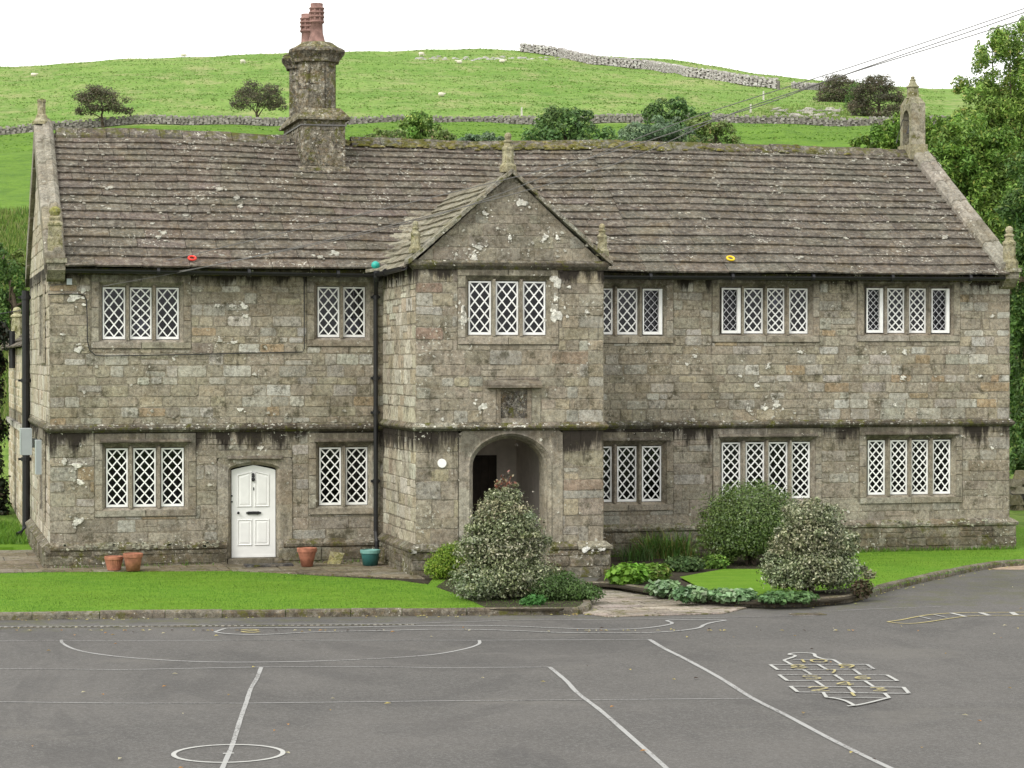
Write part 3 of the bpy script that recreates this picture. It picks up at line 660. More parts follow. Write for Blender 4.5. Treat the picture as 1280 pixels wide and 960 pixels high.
# mouldings ---------------------------------------------------------------
def course(mb, pts, z, prof, seg=.9, pal='plinth', k=.9):
    """a moulded course run along a plan polyline (outward is to the right of travel), in stones with joints"""
    P = [Vector((p[0], p[1], 0)) for p in pts]; nrm = []
    for i in range(len(P)):
        ds = []
        if i > 0: ds.append((P[i]-P[i-1]).normalized())
        if i < len(P)-1: ds.append((P[i+1]-P[i]).normalized())
        ns = [Vector((d.y, -d.x, 0)) for d in ds]
        m = sum(ns, Vector((0, 0, 0)))/len(ns); m = m/(m.length**2); nrm.append(m)
    for i in range(len(P)-1):
        L = (P[i+1]-P[i]).length; n = max(1, round(L/seg)); cuts = [0]+sorted(min(.98, max(.02, (q+rnd.uniform(-.2, .2))/n)) for q in range(1, n))+[1]
        for a, b in zip(cuts[:-1], cuts[1:]):
            g0 = 0 if a == 0 else .003/L; g1 = 0 if b == 1 else .003/L; dz = rnd.uniform(-.006, .006); col = tuple(q*k for q in pick(pal)); do = rnd.uniform(-.006, .004)
            ra, rb = [], []
            for o, h in prof:
                for t, rr in ((a+g0, ra), (b-g1, rb)):
                    m = nrm[i]*(1-t)+nrm[i+1]*t if (t in (0, 1)) else Vector(((P[i+1]-P[i]).normalized().y, -(P[i+1]-P[i]).normalized().x, 0))
                    q = P[i]*(1-t)+P[i+1]*t+m*(o+(do if o > .03 else 0)); rr.append((q.x, q.y, z+h+dz*(1 if o > .03 else 0)))
            mb.prism(None, ra[::-1], rb[::-1], col)
strprof = [(-.02, -.03), (.03, -.03), (.085, .02), (.095, .055), (.02, .135), (-.02, .135)]
mb = MB()
course(mb, [(-.0, D_), (0, 0), (PX0, 0)], 2.70, strprof, pal='plinth', k=.9)
course(mb, [(PX1, 0), (W_, 0), (W_, D_)], 2.70, strprof, pal='plinth', k=.9)
course(mb, [(PX0, 0), (PX0, PY), (PX1, PY), (PX1, 0)], 2.78, strprof, pal='plinth', k=.9)
for _ in range(260):
    u_ = rnd.uniform(0, W_); inp = PX0 < u_ < PX1; y_ = PY if inp else 0; s_ = rnd.uniform(.01, .035)
    zz = 2.70+(.08 if inp else 0)+rnd.uniform(.045, .12)
    lichen(mb, (0, y_, 0), X, NF, u_, zz, s_, 2, squash=.5, proud=.10-(zz-2.755-(.08 if inp else 0))*.9 if zz > 2.755 else .1)
mb.build('string_course', M['ledge'], bld)
plprof = lambda h: [(-.02, -h), (.115, -h), (.13, -.07), (.145, -.05), (.14, -.01), (.03, .075), (-.02, .075)]
mb = MB()
def plinth(pts, h, seg, pal='plinth'):
    # walling below
    for (a, b) in zip(pts[:-1], pts[1:]):
        A, B = Vector((a[0], a[1], 0)), Vector((b[0], b[1], 0)); d = (B-A).normalized(); nn = Vector((d.y, -d.x, 0)); L = (B-A).length
        stones(mb, A+nn*.105-d*.105, d, nn, (0, L+.21, -.12, h-.09), [(max(0, DX0-.12+.105), DX1+.12+.105, -.2, .7)] if (abs(a[1]) < .1 and a[0] < 1 and abs(b[1]) < .1) else [], rows=(.16, .26), lens=(.3, .8), pal=pal, proud=.022)
    pr = [(-.02, -.10), (.10, -.10), (.145, -.07), (.155, -.02), (.03, .075), (-.02, .075)]
    course(mb, pts, h, pr, seg, pal, .95)
plinth([(0, D_), (0, 0)], .42, .7)
plinth([(0, 0), (DX0-.12, 0)], .42, .7); plinth([(DX1+.14, 0), (PX0, 0)], .42, .7)
plinth([(PX1, 0), (W_, 0), (W_, D_)], .60, .6)
plinth([(PX0, 0), (PX0, PY), (AX0-.05, PY)], .52, .5); plinth([(AX1+.08, PY), (PX1, PY), (PX1, 0)], .52, .5)
for _ in range(170):
    u_ = rnd.choice([rnd.uniform(0, 3.3), rnd.uniform(10.6, W_)]); h = .42 if u_ < 5 else .60
    lichen(mb, (0, 0, 0), X, NF, u_, h+rnd.uniform(-.06, .05), rnd.uniform(.012, .05), 3, squash=.6, proud=.155, col=(.42, .42, .32))
for px_, py_, r_ in ((732, 687, 7), (752, 687, 5), (517, 690, 5)):
    q = onY(px_, py_, PY-.15); lichen(mb, (0, PY, 0), X, NF, q[0], q[2], r_/65., 4, squash=.6, proud=.16, col=(.7, .7, .66))
mb.build('plinth', M['ledge'], bld)
# porch cornice under the gable
mb = MB(); course(mb, [(PX0+.02, PY+.3), (PX0, PY), (PX1, PY), (PX1, -.2)], 5.90, [(-.02, -.05), (.03, -.05), (.09, .02), (.10, .07), (.03, .13), (-.02, .13)], 1.2, 'plinth', .7); mb.build('cornice', M['ledge'], bld)
# eaves course
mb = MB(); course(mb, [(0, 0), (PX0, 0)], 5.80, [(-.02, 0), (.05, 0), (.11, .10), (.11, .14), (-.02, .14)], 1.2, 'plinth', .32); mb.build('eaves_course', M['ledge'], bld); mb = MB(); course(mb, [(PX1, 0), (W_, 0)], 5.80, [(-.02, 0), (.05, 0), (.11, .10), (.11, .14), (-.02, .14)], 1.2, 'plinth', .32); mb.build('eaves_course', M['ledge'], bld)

# inscribed tablet over the arch
mb = MB()
tx0, tx1, tz0, tz1 = 8.39, 8.86, 2.99, 3.52
block(mb, plq[0], tx0-.11, PY-.03, PY+.1, plq[2]+.005, 3.62, pick('dress')); block(mb, tx1+.11, plq[1], PY-.03, PY+.1, plq[2]+.005, 3.62, pick('dress'))
mb.box((plq[0]-.01, PY-.004, plq[2]), (plq[1]+.01, PY+.04, plq[3]+.01), (.20, .18, .14))
for a, b in ((tx0-.11, tx0-.03), (tx1+.03, tx1+.11)): mb.box((a, PY-.05, plq[2]), (b, PY+.05, 3.58), (.15, .12, .09))
mb.box((tx0-.03, PY-.015, tz1), (tx1+.03, PY+.05, 3.58), (.09, .075, .06)); mb.box((tx0-.03, PY-.03, plq[2]), (tx1+.03, PY+.05, tz0), (.2, .18, .15))
mb.prism(None, [(tx0-.30, PY-.02, 3.56), (tx0-.30, PY-.19, 3.58), (tx0-.30, PY-.19, 3.63), (tx0-.30, PY-.02, 3.72)][::-1], [(tx1+.30, PY-.02, 3.56), (tx1+.30, PY-.19, 3.58), (tx1+.30, PY-.19, 3.63), (tx1+.30, PY-.02, 3.72)][::-1], (.065, .052, .04))
mb.build('tablet_surround', M['trim'], bld)
mb = MB(); mb.box((tx0-.03, PY-.009, tz0), (tx1+.03, PY+.05, tz1), (.07, .062, .06))
r2 = random.Random(3)   # weathered carving: worn arms above rows of illegible letters
for _ in range(150):
    x = r2.uniform(tx0+.02, tx1-.04); z = r2.uniform(tz0+.2, tz1-.04); s = r2.uniform(.008, .022)
    if abs(x-(tx0+tx1)/2) < .2: mb.box((x, PY-.022, z), (x+s, PY-.006, z+s*1.3), (.20, .19, .18))
for r_ in range(5):
    x = tx0+.03
    while x < tx1-.04:
        mb.box((x, PY-.015, tz0+.03+r_*.04), (x+.014, PY-.006, tz0+.03+r_*.04+r2.uniform(.012, .024)), (.17, .16, .15)); x += r2.uniform(.02, .04)
mb.build('carved_tablet', M['dark_stone'], bld)

# ------------------------------------------------------------------ roofs
def slates(mb, E0, A, S, length, lim, expo, pal, disp=lambda a, s: 0, widths=(.35, .95), th=.030, white=0.):
    E0, A, S = Vector(E0), Vector(A), Vector(S); N = A.cross(S).normalized()
    if N.z < 0: N = -N
    s = 0.; i = 0
    while s < length-.05:
        e = expo(s/length)*rnd.uniform(.93, 1.07)
        lo, hi = lim(s); a = lo; 
        if hi-lo < .08: break
        ph = rnd.uniform(0, 6.28)
        while a < hi-.01:
            wd = rnd.uniform(*widths)*(.7+.5*(1-s/length))
            if a+wd > hi-.2: wd = hi-a
            sj = rnd.uniform(-.007, .007)+.006*math.sin(a*1.7+ph); lift = rnd.uniform(0, .008); tw = rnd.uniform(-.004, .004)
            s0, s1 = s-.012+sj, min(length+.02, s+e+.09)
            def P(aa, ss, h):
                return E0+A*aa+S*ss+N*(h+disp(aa, ss))
            g = rnd.uniform(.002, .006); b0, b1 = a+g, a+wd-g
            t0 = th+lift; dk = rnd.uniform(-.01, .01)
            base = th*1.15*(1)      # each course rests on the tail of the one below
            top = [P(b0, s0+dk, base+t0+tw), P(b1, s0-dk, base+t0-tw), P(b1, s1, t0*.45), P(b0, s1, t0*.45)]
            bot = [P(b0, s0+dk, base+tw-.004), P(b1, s0-dk, base-tw-.004), P(b1, s1, -.03), P(b0, s1, -.03)]
            c = pick(pal, .14)
            n = 1 if wd < .5 else 2
            mb.hexa(bot+top, c)
            a += wd
        s += e; i += 1
ry0 = -.40; ez = EZ-.02
Sdir = Vector((0, RY-ry0, RZ-ez)); SLEN = Sdir.length; Sdir.normalize()
def sag(a, s):
    k = s/SLEN
    return .025*math.sin(a*.55+.6)*k+.012*math.sin(a*1.3+s*.8)+.006*math.sin(a*2.9+1.7*s)-.05*k*math.exp(-((a-9.5)/3.5)**2)
def roofz(y): return ez+(y-ry0)*(RZ-ez)/(RY-ry0)
mb = MB()
ex = lambda k: .375-.125*k
VX = 12.2
slates(mb, (.28, ry0, ez), (1, 0, 0), Sdir, SLEN-.05, lambda s: (0, VX-.28), ex, 'slate', lambda a, s: sag(a+.28, s), white=1)
slates(mb, (VX, ry0, ez), (1, 0, 0), Sdir, SLEN-.05, lambda s: (0, W_-.22-VX), ex, 'slateR', lambda a, s: sag(a+VX, s))
# rear pitch
slates(mb, (W_-.2, 2*RY-ry0, ez), (-1, 0, 0), Vector((0, -(RY-ry0), RZ-ez)).normalized(), SLEN-.05, lambda s: (0, W_-.5), lambda k: .34-.13*k, 'slateR', lambda a, s: -.0, widths=(.6, 1.2))
# lichen colonies on the slates
Nn = Vector((1, 0, 0)).cross(Sdir)
def rooflichen(x, s, r, sat=4, col=(.46, .46, .40)):
    O = Vector((0, ry0, ez)); h = .075+sag(x, s)
    for k in range(sat+1):
        rr = r if k == 0 else r*rnd.uniform(.15, .5); cx, cs = (x, s) if k == 0 else (x+rnd.uniform(-2.5, 2.5)*r, s+rnd.uniform(-1.6, 1.6)*r)
        ring = [Vector((1, 0, 0))*(cx+rr*1.2*math.cos(q)*rnd.uniform(.7, 1.2))+Sdir*(cs+rr*math.sin(q)*rnd.uniform(.6, 1.1)) for q in [k2*.785 for k2 in range(8)]]
        f = rnd.uniform(.8, 1.1); A = [mb.vert(O+q+Nn*(h-.03)) for q in ring]; B = [mb.vert(O+q+Nn*(h-.005)) for q in ring]; cc = tuple(t*f for t in col)
        for j in range(8): mb.face((A[j], A[(j+1) % 8], B[(j+1) % 8], B[j]), cc)
        mb.face(B, cc)
def onroof(px, py):
    q = ray(px, py); n = Nn; t = (Vector((0, ry0, ez))-Vector(CAM)).dot(n)/Vector(q).dot(n); p = Vector(CAM)+Vector(q)*t
    return p.x, (p-Vector((0, ry0, ez))).dot(Sdir)
for (px_, py_, r_) in [(138,238,4),(275,240,6),(296,251,5),(232,272,5),(205,294,5),(198,299,4),(240,205,2),(260,310,3),(290,293,3),(320,252,2),(137,265,3),(105,258,2),(190,283,3),(278,322,3),(300,262,4),(330,210,2),(420,232,3),(550,212,2),(583,195,2),(420,320,6),(400,325,5),
                     (735,216,3),(860,270,3),(965,213,2),(880,278,2),(1030,282,2),(940,300,2),(1066,203,3),(1020,200,3),(790,228,2),(1000,325,4),(830,305,3),(1105,222,2),(1130,205,4),(1100,196,5),(1150,240,4),(1165,262,4),(1180,300,5),(765,300,3),(800,260,2),(905,215,2),(1056,300,3)]:
    x, s = onroof(px_, py_); rooflichen(x, s, r_/58.*.75, 4)
for _ in range(460):
    rooflichen(rnd.uniform(.5, W_-.5), SLEN*rnd.random()**.6*.97, rnd.uniform(.012, .035), 1, col=(.38, .375, .32))
mb.build('roof', M['slate'], bld)

# ridge stones
split_done = False
mb = MB(); x = .35
while x < W_-.3:
    L = rnd.uniform(.45, .75); L = min(L, W_-.25-x); z0 = RZ+sag(x, SLEN)+rnd.uniform(-.01, .015); z1 = RZ+sag(x+L, SLEN)+rnd.uniform(-.01, .015); c = pick('slateR', .2); k = SL
    if not (5.5 < x+L/2 < 6.5):
        def sec(xx, zz): return [(xx, RY-.24, zz-.24*k+.04), (xx, RY-.24, zz-.24*k+.09), (xx, RY-.03, zz+.105), (xx, RY+.03, zz+.105), (xx, RY+.24, zz-.24*k+.09), (xx, RY+.24, zz-.24*k+.04)]
        mb.prism(None, sec(x+.006, z0), sec(x+L-.006, z1), c)
    x += L
    if x > 6.0 and not split_done: mb.build('ridge', M['ridge'], bld); mb = MB(); split_done = True
# cushions of moss along the ridge
for _ in range(420):
    x = rnd.choice([rnd.uniform(6.6, 18.5), rnd.uniform(6.6, 14)]); yy = RY+rnd.uniform(-.30, .02); r = rnd.uniform(.02, .065)
    z_ = RZ+sag(x, SLEN)+.09-(abs(yy-RY))*SL*1.0
    mb.lathe((x, yy, z_-.02), [(r*1.2, 0), (r, r*.5), (r*.5, r*.9), (.002, r)], 6, rnd.random(), rnd.choice([(.10, .095, .02), (.13, .12, .025), (.075, .075, .02), (.15, .13, .04)]), sx=1.5)
mb.build('ridge', M['ridge'], bld)

# porch roof
PE = .14; pex0 = PX0-PE; prz = PAP-.10; pez = 5.98-PE*psl*.9
run = PC-pex0; Ls_ = math.hypot(run, prz-pez); Sd = Vector((run, 0, prz-pez))/Ls_
mb = MB()
def yend(z): return ry0+(z-ez)/((RZ-ez)/(RY-ry0))+.25
slates(mb, (pex0, PY+.28, pez), (0, 1, 0), Sd, Ls_-.04, lambda s: (0, yend(pez+s*Sd.z)-PY-.28), lambda k: .27-.06*k, 'paleslate', lambda a, s: .012*math.sin(a*2+s*3), widths=(.3, .7))
slates(mb, (2*PC-pex0, PY+.28, pez), (0, 1, 0), Vector((-Sd.x, 0, Sd.z)), Ls_-.04, lambda s: (0, yend(pez+s*Sd.z)-PY-.28), lambda k: .27-.06*k, 'slateR', lambda a, s: 0, widths=(.3, .7))
mb.prism(None, [(PC-.2, PY+.2, prz-.16), (PC, PY+.2, prz+.07), (PC+.2, PY+.2, prz-.16)], [(PC-.2, 2.6, prz-.16), (PC, 2.6, prz+.07), (PC+.2, 2.6, prz-.16)], (.2, .19, .14))
# valley stones swept from the main roof into the porch pitch
for k in range(9):
    t = k/9.; z = 5.97+t*1.25; yv = ry0+(z-ez)/((RZ-ez)/(RY-ry0)); xv = pex0+(z-pez)/psl
    c = pick('paleslate')
    mb.hexa([(xv-.42, yv-.10, z-.14+.05), (xv+.1, yv-.22, z-.02), (xv+.18, yv+.18, z+.12), (xv-.3, yv+.25, z+.14), (xv-.42, yv-.10, z-.09+.05), (xv+.1, yv-.22, z+.04), (xv+.18, yv+.18, z+.17), (xv-.3, yv+.25, z+.19)], c)
mb.build('porch_roof', M['slate'], bld)

# copings -----------------------------------------------------------------
def coping(mb, prof, P0, P1, seg, pal, k=1., jit=.01):
    P0, P1 = Vector(P0), Vector(P1); L = (P1-P0).length; n = round(L/seg); 
    for i in range(n):
        a, b = P0.lerp(P1, i/n+.004/L), P0.lerp(P1, (i+1)/n-.004/L); j = Vector((rnd.uniform(-jit, jit), rnd.uniform(-jit, jit), rnd.uniform(-jit, jit))); col = tuple(q*k for q in pick(pal))
        step = Vector((0, 0, .02))
        mb.prism(None, [a+Vector(p)+j+step for p in prof], [b+Vector(p)+j for p in prof], col)
PAL['cop'] = [((.19,.185,.155),4),((.225,.215,.185),3),((.155,.145,.115),3),((.18,.17,.11),1)]
mb = MB()
profL = [(-.10, 0, -.25), (-.10, 0, .17), (-.05, 0, .20), (.06, 0, .20), (.09, 0, .27), (.20, 0, .29), (.27, 0, .22), (.30, 0, .16), (.30, 0, -.15)]
coping(mb, profL, (0, -.30, roofz(-.30)+.02), (0, RY, RZ+.03), .95, 'cop')
mb.build('gable_coping', M['trim'], bld); mb = MB()
coping(mb, profL, (0, 2*RY+.3, roofz(-.30)+.02), (0, RY, RZ+.03), .95, 'cop')
profR = [(.0, 0, -.2), (-.30, 0, -.15), (-.30, 0, .12), (-.24, 0, .19), (-.10, 0, .20), (-.06, 0, .17), (-.02, 0, .22), (.08, 0, .22), (.13, 0, .14), (.13, 0, -.2)]
mb.build('gable_coping', M['trim'], bld); mb = MB()
coping(mb, profR, (W_-.09, -.30, roofz(-.30)+.02), (W_-.34, RY, RZ+.03), .9, 'cop')
mb.build('gable_coping', M['trim'], bld); mb = MB()
coping(mb, profR, (W_-.09, 2*RY+.3, roofz(-.30)+.02), (W_-.34, RY, RZ+.03), .9, 'cop')
mb.build('gable_coping', M['trim'], bld)
mb = MB()
for s in (-1, 1):
    x0 = PC+s*(PX1-PC+.16)
    z0_ = 6.0-.02
    pr = [(0, -.14, .0), (0, .34, .0), (0, .34, .09), (0, -.14, .09)] if s > 0 else [(0, -.14, .09), (0, .34, .09), (0, .34, .0), (0, -.14, .0)]
    coping(mb, pr, (x0, PY, z0_-.06), (PC, PY, PAP-.02), .6, 'cop', 1.15, .006)
mb.build('porch_coping', M['ledge'], bld)
# kneelers
def kneeler(x0, x1, z, y0=-.36):
    mb = MB(); mb.prism(None, [(x0, .0, z-.36), (x0, -.16, z-.32), (x0, y0, z-.14), (x0, y0, z), (x0, .25, z+.05)], [(x1, .0, z-.36), (x1, -.16, z-.32), (x1, y0, z-.14), (x1, y0, z), (x1, .25, z+.05)], (.24, .22, .17))
    mb.box((x0-.03, y0-.05, z), (x1+.03, .1, z+.09), (.27, .26, .19)); return mb.build('kneeler', M['finial'], bld)
kneeler(-.06, .29, 6.02); kneeler(W_-.26, W_+.05, 6.02)

def finial(x, y, z, kind, s=1.):
    mb = MB(); c1 = (.27, .25, .155); c2 = (.33, .31, .20)
    if kind == 'obelisk':      # square tapering shaft, necking and ball
        mb.lathe((x, y, z), [(.0, 0), (.20*s, 0), (.20*s, .14*s), (.15*s, .20*s), (.14*s, .26*s), (.135*s, .50*s), (.15*s, .53*s), (.15*s, .57*s), (.10*s, .62*s), (.085*s, .68*s), (.11*s, .71*s), (.11*s, .74*s), (.06*s, .77*s)], 8, math.pi/8, c1)
        mb.lathe((x, y, z+.76*s), [(.02, 0), (.07*s, .02*s), (.09*s, .08*s), (.075*s, .14*s), (.03*s, .17*s)], 10, 0, c2)
    elif kind == 'stump':
        mb.lathe((x, y, z), [(0, 0), (.26*s, 0), (.26*s, .07*s), (.17*s, .16*s), (.15*s, .24*s), (.115*s, .28*s), (.11*s, .60*s), (.13*s, .62*s), (.12*s, .68*s), (.09*s, .70*s)], 4 if s > 1 else 6, math.pi/4, c1)
    elif kind == 'knob':
        mb.lathe((x, y, z), [(0, 0), (.19*s, 0), (.19*s, .38*s), (.17*s, .42*s), (.165*s, .62*s), (.19*s, .64*s), (.19*s, .68*s), (.12*s, .72*s), (.14*s, .76*s), (.14*s, .79*s), (.08*s, .82*s)], 4, math.pi/4, c1)
        mb.lathe((x, y, z+.80*s), [(.02, 0), (.08*s, .02*s), (.11*s, .09*s), (.10*s, .15*s), (.04*s, .19*s)], 10, 0, (.20, .20, .06))
    return mb.build('finial', M['finial'], bld)
finial(.10, -.14, 6.10, 'knob', 1.05); finial(W_-.10, -.18, 6.11, 'obelisk', .98)
finial(.06, RY, RZ+.18, 'stump', .78)
finial(PC-.02, PY+.12, PAP+.02, 'obelisk', .82); finial(PX1+.0, PY+.10, 6.14, 'obelisk', .68); finial(PX0+.02, PY+.10, 6.16, 'obelisk', .66)

# bellcote ----------------------------------------------------------------
bc = (20.12, RY)
mb = MB(); hx = .17; wy = .34; zb = RZ+.10; H = 1.02; c1 = (.22, .21, .14)
ar = archx(RY-.18, RY+.18, .68, .88, 12, 2., .06)
outer = []
n = len(ar)
for k, (yy, z) in enumerate(ar):
    if k < 5: outer.append((RY-wy, z))
    elif k > n-6: outer.append((RY+wy, z))
    else:
        t = (k-5)/(n-11.); d = t*(2*(H-.68)+2*wy); L1 = H-.68
        outer.append((RY-wy, .68+d) if d < L1 else ((RY-wy+d-L1, H) if d < L1+2*wy else (RY+wy, H-(d-L1-2*wy))))
for k in range(n-1):
    for xs, fl in ((bc[0]-hx, 0), (bc[0]+hx, 1)):
        q = [(xs, outer[k][0], zb+outer[k][1]), (xs, ar[k][0], zb+ar[k][1]), (xs, ar[k+1][0], zb+ar[k+1][1]), (xs, outer[k+1][0], zb+outer[k+1][1])]; mb.poly(q if fl else q[::-1], c1)
    mb.poly([(bc[0]-hx, ar[k][0], zb+ar[k][1]), (bc[0]+hx, ar[k][0], zb+ar[k][1]), (bc[0]+hx, ar[k+1][0], zb+ar[k+1][1]), (bc[0]-hx, ar[k+1][0], zb+ar[k+1][1])], (.16, .15, .11))
for yy, s in ((RY-wy, -1), (RY+wy, 1)): mb.poly([(bc[0]-hx, yy, zb), (bc[0]+hx, yy, zb), (bc[0]+hx, yy, zb+H), (bc[0]-hx, yy, zb+H)][::-s], (.27, .25, .19))
mb.box((bc[0]-hx-.04, RY-wy-.05, zb-.30), (bc[0]+hx+.04, RY+wy+.05, zb+.06), (.24, .22, .14))
mb.hexa([(bc[0]-hx, RY-wy, zb+H), (bc[0]+hx, RY-wy, zb+H), (bc[0]+hx, RY+wy, zb+H), (bc[0]-hx, RY+wy, zb+H), (bc[0]-.12, RY-.16, zb+H+.16), (bc[0]+.12, RY-.16, zb+H+.16), (bc[0]+.12, RY+.16, zb+H+.16), (bc[0]-.12, RY+.16, zb+H+.16)], c1)
mb.lathe((bc[0], RY, zb+H+.14), [(.02, 0), (.17, 0), (.15, .05), (.135, .24), (.165, .26), (.165, .28), (.11, .32), (.065, .41), (.08, .42), (.08, .44), (.04, .46), (.055, .49), (.03, .52)], 6, .3, (.25, .24, .15))
bco = mb.build('bellcote', M['finial'], bld)
mb = MB(); mb.lathe((bc[0], RY, zb+.34), [(.15, 0), (.145, .03), (.12, .10), (.10, .20), (.06, .27), (.02, .29)], 12, 0); mb.tube([(bc[0], RY-.2, zb+.65), (bc[0], RY+.2, zb+.65)], .02, 6)
mb.tube([(bc[0], RY, zb+.62), (bc[0]-.25, RY, zb+.66), (bc[0]-.42, RY-.02, zb+.1)], .012, 5); mb.build('bell', M['iron'], bco)

# chimney -----------------------------------------------------------------
mb = MB(); cx0, cx1, cy0, cy1 = 5.52, 6.46, 3.10, 5.75; zt = 9.30
stones(mb, (cx0, cy0, 0), (1, 0, 0), (0, -1, 0), (0, cx1-cx0, 8.1, zt), [], [], rows=(.18, .3), lens=(.22, .45), pal='plinth')
stones(mb, (cx0, cy1, 0), (0, -1, 0), (-1, 0, 0), (0, cy1-cy0, 8.1, zt), [], [], rows=(.18, .3), lens=(.25, .5), pal='plinth')
stones(mb, (cx1, cy0, 0), (0, 1, 0), (1, 0, 0), (0, cy1-cy0, 8.1, zt), [], [], rows=(.18, .3), lens=(.25, .5), pal='plinth')
mb.poly([(cx0, cy1, 8.1), (cx1, cy1, 8.1), (cx1, cy1, zt), (cx0, cy1, zt)][::-1], (.15, .13, .1))
mb.hexa([(cx0-.1, cy0-.16, 8.12), (cx1+.1, cy0-.16, 8.12), (cx1+.1, cy0+.1, 8.12), (cx0-.1, cy0+.1, 8.12), (cx0-.08, cy0-.14, 8.24), (cx1+.08, cy0-.14, 8.24), (cx1+.08, cy0+.1, 8.34), (cx0-.08, cy0+.1, 8.34)], (.17, .15, .11))
mb.box((cx0-.10, cy0-.10, zt), (cx1+.10, cy1+.10, zt+.05), (.13, .12, .08))
mb.hexa([(cx0-.10, cy0-.10, zt+.05), (cx1+.10, cy0-.10, zt+.05), (cx1+.10, cy1+.10, zt+.05), (cx0-.10, cy1+.10, zt+.05), (cx0+.08, cy0+.12, zt+.27), (cx1-.08, cy0+.12, zt+.27), (cx1-.08, cy1-.12, zt+.27), (cx0+.08, cy1-.12, zt+.27)], (.13, .12, .07))
ccx = (cx0+cx1)/2-.05
shafts = [(ccx, cy0+.60), (ccx-.0, cy1-.75)]
for k, (sx_, sy_) in enumerate(shafts):
    zb_ = zt+.20; top = 10.64; rr = .435
    for i in range(8):
        a0, a1 = math.pi/4*i+.25, math.pi/4*(i+1)+.25; z = zb_; p0, p1 = Vector((sx_+rr*math.cos(a0), sy_+rr*math.sin(a0), 0)), Vector((sx_+rr*math.cos(a1), sy_+rr*math.sin(a1), 0))
        while z < top-.01:
            h = min(rnd.uniform(.35, .6), top-z); c = tuple(q_*.68 for q_ in pick('plinth', .25)); m_ = .012
            d = (p1-p0).normalized()*m_; e = Vector((0, 0, 1)); mb.poly([p0+e*z, p1+e*z, p1+e*(z+h), p0+e*(z+h)], tuple(q*.6 for q in c))
            nn = Vector((d.y, -d.x, 0)).normalized()*.012
            mb.poly([p0+d+nn+e*(z+.008), p1-d+nn+e*(z+.008), p1-d+nn+e*(z+h-.008), p0+d+nn+e*(z+h-.008)], c); z += h
    mb.lathe((sx_, sy_, top), [(.47, -.06), (.52, -.05), (.54, .02), (.62, .12), (.66, .17), (.65, .21), (.56, .26)] if k == 0 else [(.47, -.06), (.50, -.05), (.52, .02), (.60, .12), (.62, .17), (.54, .26)], 8, .25, (.085, .075, .058))
    mb.lathe((sx_, sy_, top+.25), [(.56, 0), (.44, .07), (.34, .14), (.2, .16)], 12, .25, (.11, .105, .03))
ch = mb.build('chimney', M['dark_stone'], bld)
mb = MB(); mb.box((cx0-.03, cy0-.035, zt-.13), (cx1+.03, cy0-.025, zt-.10), (.3, .3, .3)); mb.box((cx0-.035, cy0-.03, zt-.13), (cx0-.025, cy1, zt-.10), (.3, .3, .3)); mb.build('strap', M['cable'], ch)
for k, (sx_, sy_) in enumerate(shafts):
    mb = MB(); z = 10.90; s = 1.0 if k == 0 else .95
    pf = [(.0, 0), (.26, 0), (.245, .06), (.19, .20), (.165, .38), (.155, .62), (.20, .64), (.20, .67), (.155, .69), (.155, .745), (.20, .76), (.205, .79), (.155, .81), (.155, .85), (.205, .865), (.205, .895), (.155, .91), (.155, .95), (.20, .965), (.20, .995), (.16, 1.01), (.165, 1.08), (.16, 1.10), (.12, 1.10), (.12, .9)]
    mb.lathe((sx_, sy_, z), [(r_*(.84 if h_ > .3 else .94), h_*.90*s) for r_, h_ in pf], 20, 0, (1, 1, 1)); p = mb.build('chimney_pot', M['chpot'], ch, True)
    mb = MB()
    for q in range(8):
        a = q*math.pi/4+.3; mb.box((sx_+.14*math.cos(a)-.018, sy_+.14*math.sin(a)-.018, z+.62*.9*s), (sx_+.14*math.cos(a)+.018, sy_+.14*math.sin(a)+.018, z+.98*.9*s))
    mb.build('louvre_rib', M['chpot'], p)

# rainwater goods ---------------------------------------------------------
def halfpipe(mb, a, b, r=.072):
    a, b = Vector(a), Vector(b); d = (b-a).normalized(); side = Vector((d.y, -d.x, 0)).normalized(); up = Vector((0, 0, 1)); n = 7
    out = [(math.pi*k/n+math.pi) for k in range(n+1)]
    ra = [[p+side*(rr*math.cos(t))+up*(rr*math.sin(t)) for t in out] for p in (a, b) for rr in (r, r-.008)]
    A, Ai, B, Bi = ra
    for k in range(n): mb.poly([A[k], A[k+1], B[k+1], B[k]]); mb.poly([Ai[k], Bi[k], Bi[k+1], Ai[k+1]])
    mb.poly([A[0], B[0], Bi[0], Ai[0]]); mb.poly([A[-1], Ai[-1], Bi[-1], B[-1]]); mb.poly(A+Ai[::-1]); mb.poly(B+Bi[::-1])
def gutter(pts, n):
    mb = MB()
    for a, b in zip(pts[:-1], pts[1:]):
        halfpipe(mb, a, b); a, b = Vector(a), Vector(b); L = (b-a).length; 
        for k in range(1, int(L/1.8)+1):
            p = a.lerp(b, k*1.8/L); mb.tube([p+Vector((-.03, 0, -.02)), p+Vector((.03, 0, -.02))] if abs((b-a).x) > .5 else [p+Vector((0, -.03, -.02)), p+Vector((0, .03, -.02))], .078, 10)
    return mb.build('gutter', M['iron'], bld)
gutter([(.30, -.40, 5.90), (PX0-.25, -.40, 5.86)], 3)
gutter([(PX0-.20, PY+.15, 5.90), (PX0-.20, -.45, 5.86)], 2)
gutter([(PX1+.05, -.40, 5.86), (W_-.32, -.40, 5.90)], 5)
def downpipe(pts, r, collars=()):
    mb = MB(); mb.tube(pts, r, 12)
    for (x, y, z) in collars: mb.tube([(x, y, z), (x, y, z+.09)], r*1.3, 12); mb.box((x-r*2, y+r*.2, z+.02), (x+r*2, y+r*1.4, z+.07))
    return mb.build('downpipe', M['iron'], bld)
